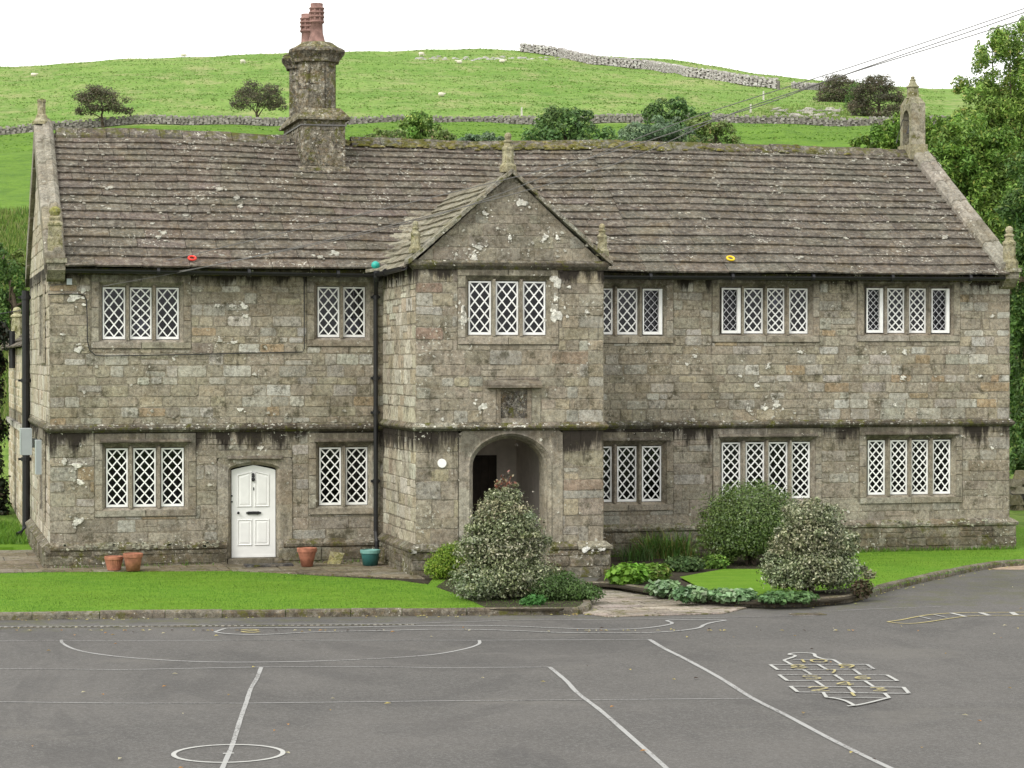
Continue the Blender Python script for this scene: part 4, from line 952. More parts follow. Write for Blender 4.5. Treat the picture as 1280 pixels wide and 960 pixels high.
downpipe([(PX0-.22, -.42, 5.84), (PX0-.20, -.30, 5.62), (PX0-.17, -.09, 5.42), (PX0-.17, -.09, .62), (PX0-.17, -.19, .42), (PX0-.17, -.19, .12)], .048, [(PX0-.17, -.09, z) for z in (5.35, 3.7, 3.0, 1.6)])
mb = MB(); mb.lathe((PX0-.2, -.42, 5.70), [(.05, 0), (.09, .08), (.10, .18), (.10, .22)], 10); mb.build('rainwater_head', M['iron'], bld)
downpipe([(-.13, D_-.6, 5.7), (-.13, D_-.6, .3), (-.30, D_-.75, .12)], .085, [(-.13, D_-.6, z) for z in (5.5, 3.6, 1.8)])
mb = MB(); mb.tube([tuple(onY(a, b)+np.array([0, -.045, 0])) for a, b in ((60,368),(98,367.5),(105,369),(108,376),(109,400),(109,425),(112,438),(119,444),(130,445),(240,443),(330,441),(378,440),(380,436),(380,400),(380,347))], .011, 5); mb.build('wall_cable', M['dark_cable'], bld)
mb = MB(); mb.box((.33, -.16, 5.60), (.43, -.03, 5.72)); mb.build('lamp_bracket', M['box'], bld)
# grey cabinets on the gable wall
mb = MB(); mb.box((-.36, 4.9, 2.05), (-.12, 5.55, 2.62)); [mb.box((-.37, 4.88+.0, 2.07+k*.05), (-.365, 4.9, 2.09+k*.05)) for k in range(10)]; mb.box((-.12, 5.1, 2.2), (-.0, 5.3, 2.4)); mb.build('alarm_box', M['box'], bld)
mb = MB(); mb.box((-.16, 2.2, 1.75), (-.02, 2.75, 2.45)); mb.build('meter_cupboard', M['box'], bld)
# moulded surround of the gable window seen edge-on
for z0_, z1_ in ((1.0, 2.5), (4.2, 5.45)):
    mb = MB(); mb.box((-.07, 1.3, z1_), (-.02, 3.1, z1_+.2), (.36, .33, .26)); mb.box((-.06, 1.3, z0_-.15), (-.02, 3.1, z0_), (.36, .33, .26)); mb.box((-.06, 1.3, z0_), (-.02, 1.5, z1_), (.38, .35, .27)); mb.box((-.06, 2.9, z0_), (-.02, 3.1, z1_), (.38, .35, .27)); mb.box((-.05, 2.15, z0_), (-.02, 2.25, z1_), (.38, .35, .27)); mb.build('gable_window_surround', M['trim'], bld)
for z0_, z1_ in ((1.0, 2.5), (4.2, 5.45)):
    for a, b in ((1.5, 2.15), (2.25, 2.9)): mb = MB(); mb.box((-.03, a, z0_), (-.025, b, z1_)); mb.build('gable_pane', M['inner'], bld)

# rear extension ----------------------------------------------------------
exn = empty('rear_extension', (2.5, 15, 0), 'pale brick-coursed rear wing with low slate roof beyond the left gable', 'outbuilding')
mb = MB(); ey0, ey1, eez = D_+.35, 21.3, 4.42
stones(mb, (-.02, ey1, 0), (0, -1, 0), (-1, 0, 0), (0, ey1-ey0, -.6, 2.35), [], [], rows=(.19, .23), lens=(.4, .75), pal='newside', joint=.012, mortar=(.62, .58, .46))
stones(mb, (-.02, ey1, 0), (0, -1, 0), (-1, 0, 0), (0, ey1-ey0, 2.52, eez), [], [], rows=(.19, .23), lens=(.4, .75), pal='newside', joint=.012, mortar=(.62, .58, .46))
mb.poly([(-.02, ey1, 0), (5, ey1, 0), (5, ey1, eez), (2.5, ey1, 6.2), (-.02, ey1, eez)], (.4, .36, .26)); mb.poly([(5, ey0, -.1), (5, ey1, -.1), (5, ey1, eez), (5, ey0, eez)], (.4, .36, .26))
mb.build('wall', M['trim'], exn)
mb = MB(); mb.box((-.10, ey0, 2.36), (-.0, ey1, 2.51), (.75, .73, .66)); mb.build('band', M['trim'], exn)
mb = MB(); sd = Vector((2.6, 0, 1.75)).normalized(); slates(mb, (-.22, ey1-.25, eez-.02), (0, -1, 0), sd, 3.1, lambda s: (0, ey1-.25-ey0), lambda k: .3, 'slateR'); slates(mb, (5.1, ey0, eez-.02), (0, 1, 0), Vector((-2.6, 0, 1.75)).normalized(), 3.1, lambda s: (0, ey1-.25-ey0), lambda k: .3, 'slateR'); mb.build('roof', M['slate'], exn)
mb = MB(); coping(mb, [(0, -.15, -.1), (0, .2, -.1), (0, .2, .16), (0, -.15, .16)], (-.25, ey1-.1, eez), (2.5, ey1-.1, 6.3), .8, 'cop'); coping(mb, [(0, -.15, .16), (0, .2, .16), (0, .2, -.1), (0, -.15, -.1)], (5.2, ey1-.1, eez), (2.5, ey1-.1, 6.3), .8, 'cop'); mb.build('coping', M['finial'], exn)
mb = MB(); mb.lathe((.18, ey1-.8, 4.6), [(.02, 0), (.22, 0), (.19, .3), (.15, .7), (.19, .72), (.19, .76), (.10, .82), (.13, .88), (.10, .97), (.03, 1.0)], 8, .4, (.34, .33, .2)); mb.build('finial', M['finial'], exn)
mb = MB(); mb.tube([(-.14, 15.6, eez+.45), (-.14, 15.6, 3.9)], .08, 8); mb.build('vent_pipe', M['iron'], exn)

# ------------------------------------------------------------------ terrain
C0 = CAM[:2]
def st(s, t): return CAM[0]+F_[0]*s+R_[0]*t, CAM[1]+F_[1]*s+R_[1]*t
def crest(px): return np.interp(px, [-900, 0, 150, 280, 430, 640, 860, 1000, 1150, 1280, 2200], [125, 87, 79, 72, 70, 68.5, 81, 101, 113, 119, 150])
def wline(px): return np.interp(px, [-900, 0, 130, 360, 620, 1000, 2200], [190, 168, 163.5, 158, 154.5, 154, 170])
def terrain(s, t):
    s = float(s); px = 640+3000*t/max(s, 60.)
    zw = CAM[2]+320*(450-wline(px))/3000.; zc = CAM[2]+520*(450-crest(px))/3000.; zr = CAM[2]+130*(450-268)/3000.
    z = np.interp(s, [-3000, 46, 62, 76, 95, 130, 200, 320, 500, 530, 620, 900, 3500], [-.16, -.16, .03, .35, 3.2, zr, zr+(zw-zr)*.38, zw, zc-1.8, zc-.3, zc-6, zc-40, zc-300])
    k = min(1, max(0, (s-100)/120.))
    z += k*(.25*math.sin(s*.13+t*.05)+.18*math.sin(t*.17+s*.031)+.12*math.sin(s*.41+t*.11)+.10*math.sin(t*.5-s*.23))
    return float(z)
def hit(px, py, s0=62., s1=540.):
    s = s0
    while s < s1:
        if CAM[2]-s*(py-450)/3000. <= terrain(s, s*(px-640)/3000.): break
        s += .5
    t = s*(px-640)/3000.; x, y = st(s, t); return Vector((x, y, terrain(s, t))), s
S_ = [-600, -200, -60, 0, 30, 46, 52, 57, 62, 66, 70, 76]+list(np.arange(80, 140, 3.))+list(np.arange(140, 540, 5.))+[545, 560, 580, 620, 700, 900, 1400, 3000]
Q_ = sorted(set([round(q, 4) for q in list(np.linspace(-1, -.30, 12))+list(np.linspace(-.28, .28, 85))+list(np.linspace(.30, 1, 12))]))
mb = MB(); idx = {}
for i, s in enumerate(S_):
    for j, q in enumerate(Q_):
        t = q*(70+max(0, s)*.95); x, y = st(s, t); idx[i, j] = mb.vert((x, y, terrain(s, t)))
for i in range(len(S_)-1):
    for j in range(len(Q_)-1): mb.face((idx[i, j], idx[i, j+1], idx[i+1, j+1], idx[i+1, j]))
tag(mb.build('hillside', M['ground'], None, True), kind='structure')

# asphalt playground, lawns, paving ---------------------------------------
AZ = -.10
def G2(px, py, z=0.): q = onZ(px, py, z); return (float(q[0]), float(q[1]))
kerbL = [G2(-260, 776.5, AZ), G2(0, 775.5, AZ), G2(200, 773, AZ), G2(400, 771.5, AZ), G2(560, 770, AZ), G2(700, 769, AZ), G2(733, 768, AZ), G2(740, 762, AZ), G2(737, 753, AZ), G2(722, 741, AZ)]
kerbR = [G2(731, 736, AZ), G2(768, 737, AZ), G2(815, 745, AZ), G2(870, 754, AZ), G2(935, 759.5, AZ), G2(1003, 759.5, AZ), G2(1060, 754, AZ), G2(1085, 748, AZ), G2(1112, 739, AZ), G2(1160, 727, AZ), G2(1215, 715, AZ), G2(1250, 709.5, AZ), G2(1300, 706, AZ), G2(1600, 700, AZ)]
mb = MB(); gx = np.linspace(-30, 40, 71); gy = np.linspace(-46, 2, 49)
for i in range(70):
    for j in range(48):
        mb.poly([(gx[i], gy[j], AZ), (gx[i+1], gy[j], AZ), (gx[i+1], gy[j+1], AZ), (gx[i], gy[j+1], AZ)])
tag(mb.build('playground', M['asphalt']), kind='structure')
def sheet(name, poly, z, material, thick=.0):
    import mathutils
    mb = MB(); tri = mathutils.geometry.tessellate_polygon([[Vector((p[0], p[1], 0)) for p in poly]])
    ids = [mb.vert((p[0], p[1], z)) for p in poly]
    for t in tri:
        a, b, c = [Vector(mb.v[ids[k]]) for k in t]
        f = tuple(ids[k] for k in t); mb.face(f if (b-a).cross(c-a).z > 0 else f[::-1])
    if thick:
        lo = [mb.vert((p[0], p[1], z-thick)) for p in poly]
        for k in range(len(poly)): mb.face((ids[k], ids[(k+1) % len(poly)], lo[(k+1) % len(poly)], lo[k]))
    return mb.build(name, material)
def off(poly, d):
    out = []
    for i, p in enumerate(poly):
        a = Vector(poly[max(i-1, 0)]); b = Vector(poly[min(i+1, len(poly)-1)]); t = (b-a).normalized(); out.append((p[0]-t.y*d, p[1]+t.x*d))
    return out
lb = [(-.2, -.85), G2(230, 711), G2(300, 714), G2(400, 720), G2(500, 726), G2(535, 731), (7.0, -3.6), (7.6, -3.5), (8.5, -5.6)]
lawnL = [p for p in off(kerbL, .09)][:9]
tag(sheet('lawn', lawnL+lb[::-1]+[(-2.2, -1.25), (-22, -1.5)], 0., M['lawn'], .12), kind='structure')
tag(sheet('lawn', off(kerbR, .09)[4:]+[(40, 26), (-40, 26), (-40, 8), (-.5, 5.6), (-.1, 4), (12.2, .3), (12.3, -3.4)], -.004, M['lawn'], .1), kind='structure')
# flagged apron in front of the house door
mb = MB()
def flags(mb, poly, x0, x1, y0, y1, z, pal, rw=(.35, .6), ln=(.4, .9)):
    y = y0
    while y < y1:
        h = rnd.uniform(*rw); x = x0-rnd.uniform(0, .4)
        while x < x1:
            L = rnd.uniform(*ln); p = [(x, y), (x+L, y), (x+L, y+h), (x, y+h)]
            for k in range(len(poly)):
                a, b = poly[k], poly[(k+1) % len(poly)]; nx, ny = (b[1]-a[1]), -(b[0]-a[0]); p = clip(p, (nx, ny, nx*a[0]+ny*a[1]))
                if len(p) < 3: break
            if len(p) >= 3:
                p = inset(p, .012); dz = rnd.uniform(0, .012); c = pick(pal, .2); A = [mb.vert((q[0], q[1], z-.02)) for q in p]; B = [mb.vert((q[0], q[1], z+dz)) for q in p]
                for k in range(len(p)): mb.face((A[k], A[(k+1) % len(p)], B[(k+1) % len(p)], B[k]), c)
                mb.face(B, c)
            x += L
        y += h
def convex(pl): return pl
p1 = [(-.2, -.95), (3.4, -1.55), (3.4, .0), (-.2, 0)]; p2 = [(3.4, -1.62), (6.72, -4.1), (6.72, 0), (3.4, 0)]
flags(mb, p1, -.2, 3.5, -1.6, 0, .010, 'flag'); flags(mb, p2, 3.3, 6.8, -4.2, 0, .010, 'flag')
mb.poly([(-.2, -.98, -.006), (3.4, -1.6, -.006), (6.72, -4.1, -.006), (6.72, 0, -.006), (-.2, 0, -.006)], (.05, .045, .03))
tag(mb.build('paving', M['flag']), kind='structure')
# door mat slab
mb = MB(); a, b = onZ(300, 706), onZ(372, 712); mb.box((a[0], -.95, .02), (b[0], -.62, .06), (.05, .05, .055)); o = mb.build('slate_slab', M['flag']); tag(o, 'dark flat slate slab lying on the flags in front of the white door', 'slab')
# side passage paving
mb = MB(); flags(mb, [(-14, -1.2), (-.12, -.9), (-.12, 4.6), (-14, 5.6)], -14, 0, -1.2, 5.6, .008, 'flag', (.8, 1.3), (.9, 1.6)); mb.poly([(-14, -1.25, .002), (-.05, -.95, .002), (-.05, 4.6, .002), (-14, 5.6, .002)], (.09, .085, .08)); tag(mb.build('passage_paving', M['flag']), kind='structure')
# path to the porch
mb = MB(); pc_ = [G2(739, 760, AZ), G2(745, 771, AZ), G2(880, 770.5, AZ), G2(934, 762, AZ), G2(870, 754.5, AZ), G2(768, 737, AZ), G2(731, 734, AZ)]
PAL['path'] = [((.27,.235,.20),4),((.31,.27,.235),4),((.23,.205,.17),2),((.33,.29,.25),1)]
cvx = [G2(700, 728, AZ), G2(728, 768, AZ), G2(760, 772, AZ), G2(905, 768, AZ), G2(934, 761, AZ), G2(790, 735, AZ)]
flags(mb, cvx, 6, 13, -12.5, -3.4, AZ+.015, 'path', (.3, .5), (.5, 1.1)); mb.poly([(p[0], p[1], AZ+.004) for p in cvx], (.09, .085, .06))
mb.poly([(AX0-.1, -7, AZ+.003), (AX1+.3, -7, AZ+.003), (AX1+.1, PY+.3, .004), (AX0-.1, PY+.3, .004)], (.17, .15, .12))
tag(mb.build('porch_path', M['flag']), kind='structure')
mb = MB(); pk = [G2(1236, 712.5, AZ), G2(1700, 712.5, AZ), G2(1700, 702, AZ), G2(1262, 706, AZ)]; mb.poly([(p[0], p[1], AZ+.006) for p in pk], (.36, .27, .20)); tag(mb.build('side_path', M['flag']), kind='structure')
# soil in the beds
def bed(poly, z=.02):
    o = sheet('soil', poly, z, M['soil'], .03); return tag(o, kind='structure')
bed([G2(735, 731), G2(768, 733), G2(815, 741), G2(870, 749), G2(935, 754), G2(1003, 754), G2(1060, 749), G2(1085, 742), G2(1070, 735), G2(1000, 741), G2(935, 741), G2(880, 738), G2(850, 725), G2(905, 712), G2(985, 716), G2(985, 690), (10.5, -.1), (10.5, -3.4), G2(745, 727)], .008)
bed([G2(612, 762), G2(700, 762), G2(732, 757), G2(728, 748), G2(715, 738), G2(690, 732), G2(620, 735), G2(560, 724), G2(545, 734), G2(575, 745)], .008)
bed([(-.3, -1.2), (3.3, -1.75), (6.6, -4.6), (7.5, -5.2), (7.5, -.1), (-.3, -.1)], -.012)

# kerbs
def kerb(line, label, stones_=.95):
    P = [Vector((p[0], p[1], 0)) for p in line]; cum = [0]
    for a, b in zip(P[:-1], P[1:]): cum.append(cum[-1]+(b-a).length)
    def at(d):
        for k in range(len(P)-1):
            if d <= cum[k+1]: return P[k].lerp(P[k+1], (d-cum[k])/(cum[k+1]-cum[k]))
        return P[-1]
    mb = MB(); d = 0
    while d < cum[-1]-.1:
        L = min(rnd.uniform(.85, 1.15)*stones_, cum[-1]-d); c = pick('plinth', .1); dz = rnd.uniform(-.008, .008)
        m = 3; rings = []
        for k in range(m+1):
            q = d+.006+(L-.012)*k/m; p = at(q); t = (at(min(q+.05, cum[-1]))-at(max(q-.05, 0))).normalized(); nn = Vector((-t.y, t.x, 0))
            rings.append([tuple(p+nn*o+Vector((0, 0, h+dz))) for o, h in ((0, -.13), (-.004, -.02), (.012, .012), (.035, .022), (.14, .022), (.155, -.12))])
        for a, b in zip(rings[:-1], rings[1:]):
            for k in range(5): mb.poly([a[k], b[k], b[k+1], a[k+1]], c)
        mb.poly(rings[0], c); mb.poly(rings[-1][::-1], c)
        d += L
    return tag(mb.build('kerb', M['kerb']), label, 'kerb')
kerb(kerbL, 'low stone kerb edging the left lawn and turning in at the porch path')
kerb(kerbR, 'low stone kerb curving round the planted bed and right lawn')

# painted markings --------------------------------------------------------
mkn = [0]
def ribbon(mb, pts, wd, z=None, closed=False):
    P = [Vector((p[0], p[1], 0)) for p in pts]; n = len(P)
    mkn[0] += 1; z = AZ+.004+.0003*mkn[0]
    L = []; Rr = []
    for i in range(n):
        if closed: a, b = P[(i-1) % n], P[(i+1) % n]
        else: a, b = P[max(i-1, 0)], P[min(i+1, n-1)]
        t = (b-a).normalized(); nn = Vector((-t.y, t.x, 0))*wd/2*rnd.uniform(.92, 1.08)
        L.append(mb.vert((P[i]+nn)[:2]+(z,))); Rr.append(mb.vert((P[i]-nn)[:2]+(z,)))
    for i in range(n if closed else n-1):
        j = (i+1) % n; mb.face((Rr[i], Rr[j], L[j], L[i]))
def smooth(pts, k=6):
    out = []
    for i in range(len(pts)-1):
        p0, p1, p2, p3 = [np.array(pts[min(max(q, 0), len(pts)-1)]) for q in (i-1, i, i+1, i+2)]
        for m in range(k):
            t = m/k; out.append(tuple(.5*((2*p1)+(-p0+p2)*t+(2*p0-5*p1+4*p2-p3)*t*t+(-p0+3*p1-3*p2+p3)*t**3)))
    return out+[tuple(pts[-1])]
def gp(pts): return [G2(a, b, AZ) for a, b in pts]
def marking(name, label, strokes, cat='court marking', group=None):
    """strokes: (material, width, [pixel-free ground polyline])"""
    mats = []; mb = MB()
    for m_, wd, pts in strokes:
        if m_ not in mats: mats.append(m_)
        mb.m = mats.index(m_); ribbon(mb, pts, wd)
    return tag(mb.build(name, [M[q] for q in mats]), kind='structure')
fw = .055
marking('court_lines', '', [
 ('paint_faint', .042, gp([(-60, 802), (75, 801.5), (300, 801), (600, 801), (812, 800)])),
 ('paint_faint', .045, gp([(-60, 836), (60, 837), (150, 838), (325, 834.5), (450, 834), (560, 835.5), (687, 834.5)])),
 ('paint_faint', .042, gp([(-60, 877.5), (150, 880), (300, 880), (560, 877), (760, 875.5), (938, 874)])),
 ('paint', .05, smooth(gp([(76, 800.5), (78, 805), (92, 812), (120, 818), (170, 823.5), (240, 827.5), (310, 828.5), (400, 827), (480, 823.5), (540, 819), (580, 812), (598, 806), (599, 801)]))),
 ('paint', .055, smooth(gp([(326, 835), (321, 848), (313, 862), (307, 880), (300, 900), (290, 932), (278, 960), (268, 985)]))),
 ('paint', .06, smooth(gp([(687, 834.5), (708, 852), (722, 867), (752, 890), (790, 923), (834, 962), (860, 985)]))),
 ('paint', .068, smooth(gp([(812, 800), (830, 811), (858, 825), (900, 848), (940, 873), (985, 896), (1045, 928), (1115, 962), (1180, 990)]))),
 ('paint_faint', .04, gp([(-60, 784.5), (300, 781), (520, 780), (640, 776), (760, 775), (960, 771.5), (1020, 770)])),
 ('paint_faint', .03, gp([(1038, 764.5), (1090, 762), (1140, 760), (1176, 759)])),
])
cc = G2(285, 943, AZ); rr = (G2(354, 943, AZ)[0]-G2(215, 943, AZ)[0])/2*1.01
marking('centre_circle', '', [('paint_fresh', .055, [(cc[0]+rr*math.cos(a*math.pi/24), cc[1]+rr*math.sin(a*math.pi/24)) for a in range(49)]), ('paint_fresh', .06, [(cc[0]-.06, cc[1]), (cc[0]+.06, cc[1])])])
marking('snake_marking', '', [
 ('paint', .06, smooth(gp([(268, 791), (276, 788), (286, 786.2), (330, 785.6), (420, 785), (560, 782.6), (640, 783.5), (700, 786), (770, 787.5), (810, 785.5), (836, 781.5), (840, 779), (834, 776.5), (850, 775.5), (908, 775.8)]))),
 ('paint', .06, smooth(gp([(268, 791), (290, 793.4), (330, 794), (390, 791), (480, 789), (560, 787.5), (640, 789), (700, 791.5), (790, 792), (840, 790), (872, 786), (880, 782), (890, 779), (908, 776)]))),
 ('paint_yellow', .05, smooth(gp([(300, 788.5), (312, 787.5), (322, 788.5), (312, 789.5), (302, 790.5), (314, 791.5), (324, 790.5)])))])
marking('ladder_marking', '', [
 ('paint_yellow', .05, smooth(gp([(1110, 778), (1128, 775.4), (1145, 772), (1168, 768.6), (1200, 766.8), (1240, 766.4), (1290, 766)]))),
 ('paint_yellow', .05, smooth(gp([(1110, 778), (1124, 779.8), (1140, 780.2), (1160, 778.2), (1190, 773.6), (1212, 771), (1240, 770.2), (1290, 769.8)]))),
 ('paint_fresh', .07, gp([(1189, 767), (1208, 771.5)])), ('paint_fresh', .09, gp([(1226, 766.5), (1237, 770.3)])), ('paint_fresh', .10, gp([(1265, 766), (1271, 769.8)])), ('paint_faint', .05, gp([(1168, 769), (1184, 773)])), ('paint_faint', .05, gp([(1150, 771.5), (1164, 775)]))])
def hz(X_, Y_): return G2(940+X_/5.82, 790+Y_/5.82, AZ)
hl = lambda *p: [hz(a, b) for a, b in p]
HS = [('paint_fresh', .05, smooth(hl((290, 244), (262, 228), (237, 212), (270, 200), (300, 190), (318, 180), (300, 174), (272, 170), (290, 162), (350, 158), (420, 160), (455, 166), (465, 184), (520, 202), (590, 208), (620, 224), (652, 242)), 3)),
 ('paint_faint', .05, hl((300, 208), (560, 211)))]
for (a, b, c_, d) in (((135, 245), (840, 243), (890, 278), (190, 283)), ((198, 319), (985, 321), (1062, 364), (260, 363)), ((282, 404), (1105, 411), (1146, 457), (335, 446))):
    HS += [('paint', .045, hl(a, b)), ('paint', .045, hl(d, c_)), ('paint_fresh', .05, hl(a, d)), ('paint_fresh' if c_[0] > 900 else 'paint', .05, hl(b, c_))]
for a, b in (((480, 243), (542, 279)), ((375, 283), (436, 320)), ((740, 281), (792, 318)), ((605, 321), (665, 362)), ((465, 366), (522, 405)), ((825, 366), (888, 408)), ((700, 408), (748, 456)), ((520, 450), (546, 487)), ((967, 456), (1002, 490))): HS.append(('paint_fresh', .045, hl(a, b)))
HS += [('paint_fresh', .05, smooth(hl((546, 487), (620, 496), (690, 515), (745, 545)), 3)), ('paint_fresh', .045, smooth(hl((695, 550), (760, 545), (860, 525), (930, 507), (1003, 490)), 3)), ('paint_faint', .04, hl((546, 487), (1000, 491)))]
DIG = {'0': [[(0,.5),(.1,.85),(.5,1),(.9,.85),(1,.5),(.9,.15),(.5,0),(.1,.15),(0,.5)]], '1': [[(.5,0),(.5,1)]], '2': [[(0,.8),(.2,1),(.7,1),(1,.75),(.6,.4),(0,0),(1,0)]], '3': [[(0,.9),(.5,1),(.95,.8),(.4,.52),(1,.25),(.5,0),(0,.1)]], '4': [[(.7,0),(.7,1),(0,.35),(1,.35)]],
 '5': [[(.95,1),(.1,1),(.05,.6),(.6,.62),(1,.32),(.6,0),(0,.08)]], '6': [[(.9,.95),(.3,.8),(0,.35),(.4,0),(.95,.2),(.8,.5),(.1,.4)]], '7': [[(0,1),(1,1),(.4,0)]], '8': [[(.5,.52),(.1,.75),(.5,1),(.9,.75),(.5,.52),(0,.25),(.5,0),(1,.25),(.5,.52)]], '9': [[(.95,.6),(.3,.5),(.1,.8),(.5,1),(.95,.75),(.9,.4),(.6,0)]]}
def digit(ch, cx, cy, w_, h_, ux=-.55):       # in the grid's own skewed axes
    for s in DIG[ch]:
        HS.append(('paint_yellow', .038, smooth([hz(cx+(u-.5)*w_+(.5-v)*h_*.9, cy+(.5-v)*h_) for u, v in s], 3)))
digit('1', 375, 221, 60, 20); digit('0', 488, 220, 110, 20); digit('8', 340, 262, 110, 26); digit('9', 690, 258, 110, 24); digit('7', 585, 299, 60, 24); digit('5', 440, 342, 110, 26); digit('6', 806, 343, 100, 24); digit('4', 680, 388, 120, 26); digit('2', 490, 427, 130, 28); digit('3', 924, 430, 100, 26); digit('1', 738, 466, 60, 26)
marking('hopscotch_marking', '', HS)
# slotted drainage channel along the kerb
mb = MB(); a, b = Vector(G2(-60, 785.5, AZ)+(0,)), Vector(G2(520, 781.5, AZ)+(0,)); d = (b-a).normalized(); nn = Vector((-d.y, d.x, 0)); L = (b-a).length
q = lambda t, o, z: tuple(a+d*t+nn*o+Vector((0, 0, z)))
mb.poly([q(0, -.06, AZ+.003), q(L, -.06, AZ+.003), q(L, .06, AZ+.003), q(0, .06, AZ+.003)], (.03, .03, .03)); mb.build
dr = mb
t = 0
while t < L: mb.hexa([q(t, -.05, AZ+.004), q(t+.05, -.05, AZ+.004), q(t+.05, .05, AZ+.004), q(t, .05, AZ+.004), q(t, -.05, AZ+.012), q(t+.05, -.05, AZ+.012), q(t+.05, .05, AZ+.012), q(t, .05, AZ+.012)], (.36, .36, .34)); t += .10
tag(mb.build('drain_channel', M['kerb']), 'long slotted drain channel set in the asphalt beside the left kerb', 'drain')
mb = MB(); q_ = G2(1010, 768.5, AZ); mb.box((q_[0]-.28, q_[1]-.16, AZ+.003), (q_[0]+.28, q_[1]+.16, AZ+.010), (.13, .10, .08)); [mb.box((q_[0]-.24+.08*k, q_[1]-.12, AZ+.011), (q_[0]-.20+.08*k, q_[1]+.12, AZ+.013), (.03, .03, .03)) for k in range(6)]; tag(mb.build('drain_cover', M['kerb']), 'small rusty drain cover in the asphalt near the kerb point', 'drain cover')
# fallen leaves and litter of twigs
mb = MB()
for _ in range(150):
    px_ = rnd.uniform(-20, 1300); py_ = rnd.choice([rnd.uniform(772, 800), rnd.uniform(780, 980), rnd.uniform(700, 960) if px_ > 1100 else 790]); g_ = G2(px_, py_, AZ)
    if py_ < 785 and px_ < 1100: continue
    a_ = rnd.uniform(0, 3.14); s = rnd.uniform(.02, .05); c = rnd.choice([(.5, .42, .14), (.42, .22, .07), (.5, .46, .3), (.28, .2, .08), (.06, .04, .03)])
    ca, sa = math.cos(a_)*s, math.sin(a_)*s; z = AZ+.02
    mb.poly([(g_[0]-ca, g_[1]-sa, z), (g_[0]+sa*.5, g_[1]-ca*.5, z+.012), (g_[0]+ca, g_[1]+sa, z+.004), (g_[0]-sa*.5, g_[1]+ca*.5, z+.015)], c)
for _ in range(160):
    k = rnd.random(); p = rnd.choice([kerbL, kerbR]); i = rnd.randrange(1, len(p)-1); a_, b_ = Vector(p[i]), Vector(p[i-1]); g_ = a_.lerp(b_, k); s = rnd.uniform(.012, .03); o_ = rnd.uniform(.05, .35); c = rnd.choice([(.5, .45, .16), (.3, .32, .08), (.4, .3, .1)])
    mb.poly([(g_.x-s, g_.y-o_, AZ+.015), (g_.x, g_.y-o_-s, AZ+.02), (g_.x+s, g_.y-o_, AZ+.018), (g_.x, g_.y-o_+s, AZ+.025)], c)
tag(mb.build('fallen_leaves', M['blade']), kind='stuff')

# ------------------------------------------------------------------ foliage
def leaf_mesh(name, C, Nn_, size, cols, material, parent=None, aspect=.5, fold=.25):
    """many separate little leaves: each a folded rhombus at C facing Nn_"""
    rs = np.random.RandomState(len(C) % 9973+5); n = len(C)
    Nn_ = Nn_/np.maximum(np.linalg.norm(Nn_, axis=1, keepdims=True), 1e-6)
    T = rs.normal(size=(n, 3)); T -= (T*Nn_).sum(1, keepdims=True)*Nn_; T /= np.maximum(np.linalg.norm(T, axis=1, keepdims=True), 1e-6); B = np.cross(Nn_, T)
    s = (size*rs.uniform(.65, 1.35, n))[:, None]
    V = np.stack([C-T*s*.5, C+B*s*aspect*.5+Nn_*s*fold*.3, C+T*s*.5, C-B*s*aspect*.5+Nn_*s*fold*.3], 1).reshape(-1, 3)
    off = np.zeros(3); p = parent
    while p is not None: off += np.array(p.location); p = p.parent
    V = V-off
    me = bpy.data.meshes.new(name); me.vertices.add(4*n); me.vertices.foreach_set('co', V.astype(np.float32).ravel())
    me.loops.add(6*n); me.polygons.add(2*n); b = np.arange(n)[:, None]*4
    me.loops.foreach_set('vertex_index', (b+np.array([[0, 1, 2, 0, 2, 3]])).ravel().astype(np.int32)); me.polygons.foreach_set('loop_start', np.arange(2*n, dtype=np.int32)*3)
    me.update(calc_edges=True); me.materials.append(material)
    at = me.color_attributes.new('tint', 'FLOAT_COLOR', 'CORNER'); c4 = np.concatenate([cols, np.ones((n, 1))], 1); at.data.foreach_set('color', np.repeat(c4, 6, 0).astype(np.float32).ravel())
    o = bpy.data.objects.new(name, me); COL.objects.link(o)
    if parent is not None: o.parent = parent
    return o
def palette_cols(rs, n, pal, group=None, gvar=.18):
    P = np.array([c for c, w_ in pal]); W = np.array([w_ for c, w_ in pal], float); W /= W.sum()
    c = P[rs.choice(len(P), n, p=W)]*rs.uniform(.8, 1.2, (n, 1))
    if group is not None:
        gv = rs.uniform(1-gvar, 1+gvar, (group.max()+1, 1)); gh = rs.uniform(.93, 1.07, (group.max()+1, 3)); c = c*gv[group]*gh[group]
    return np.clip(c, .003, .8)
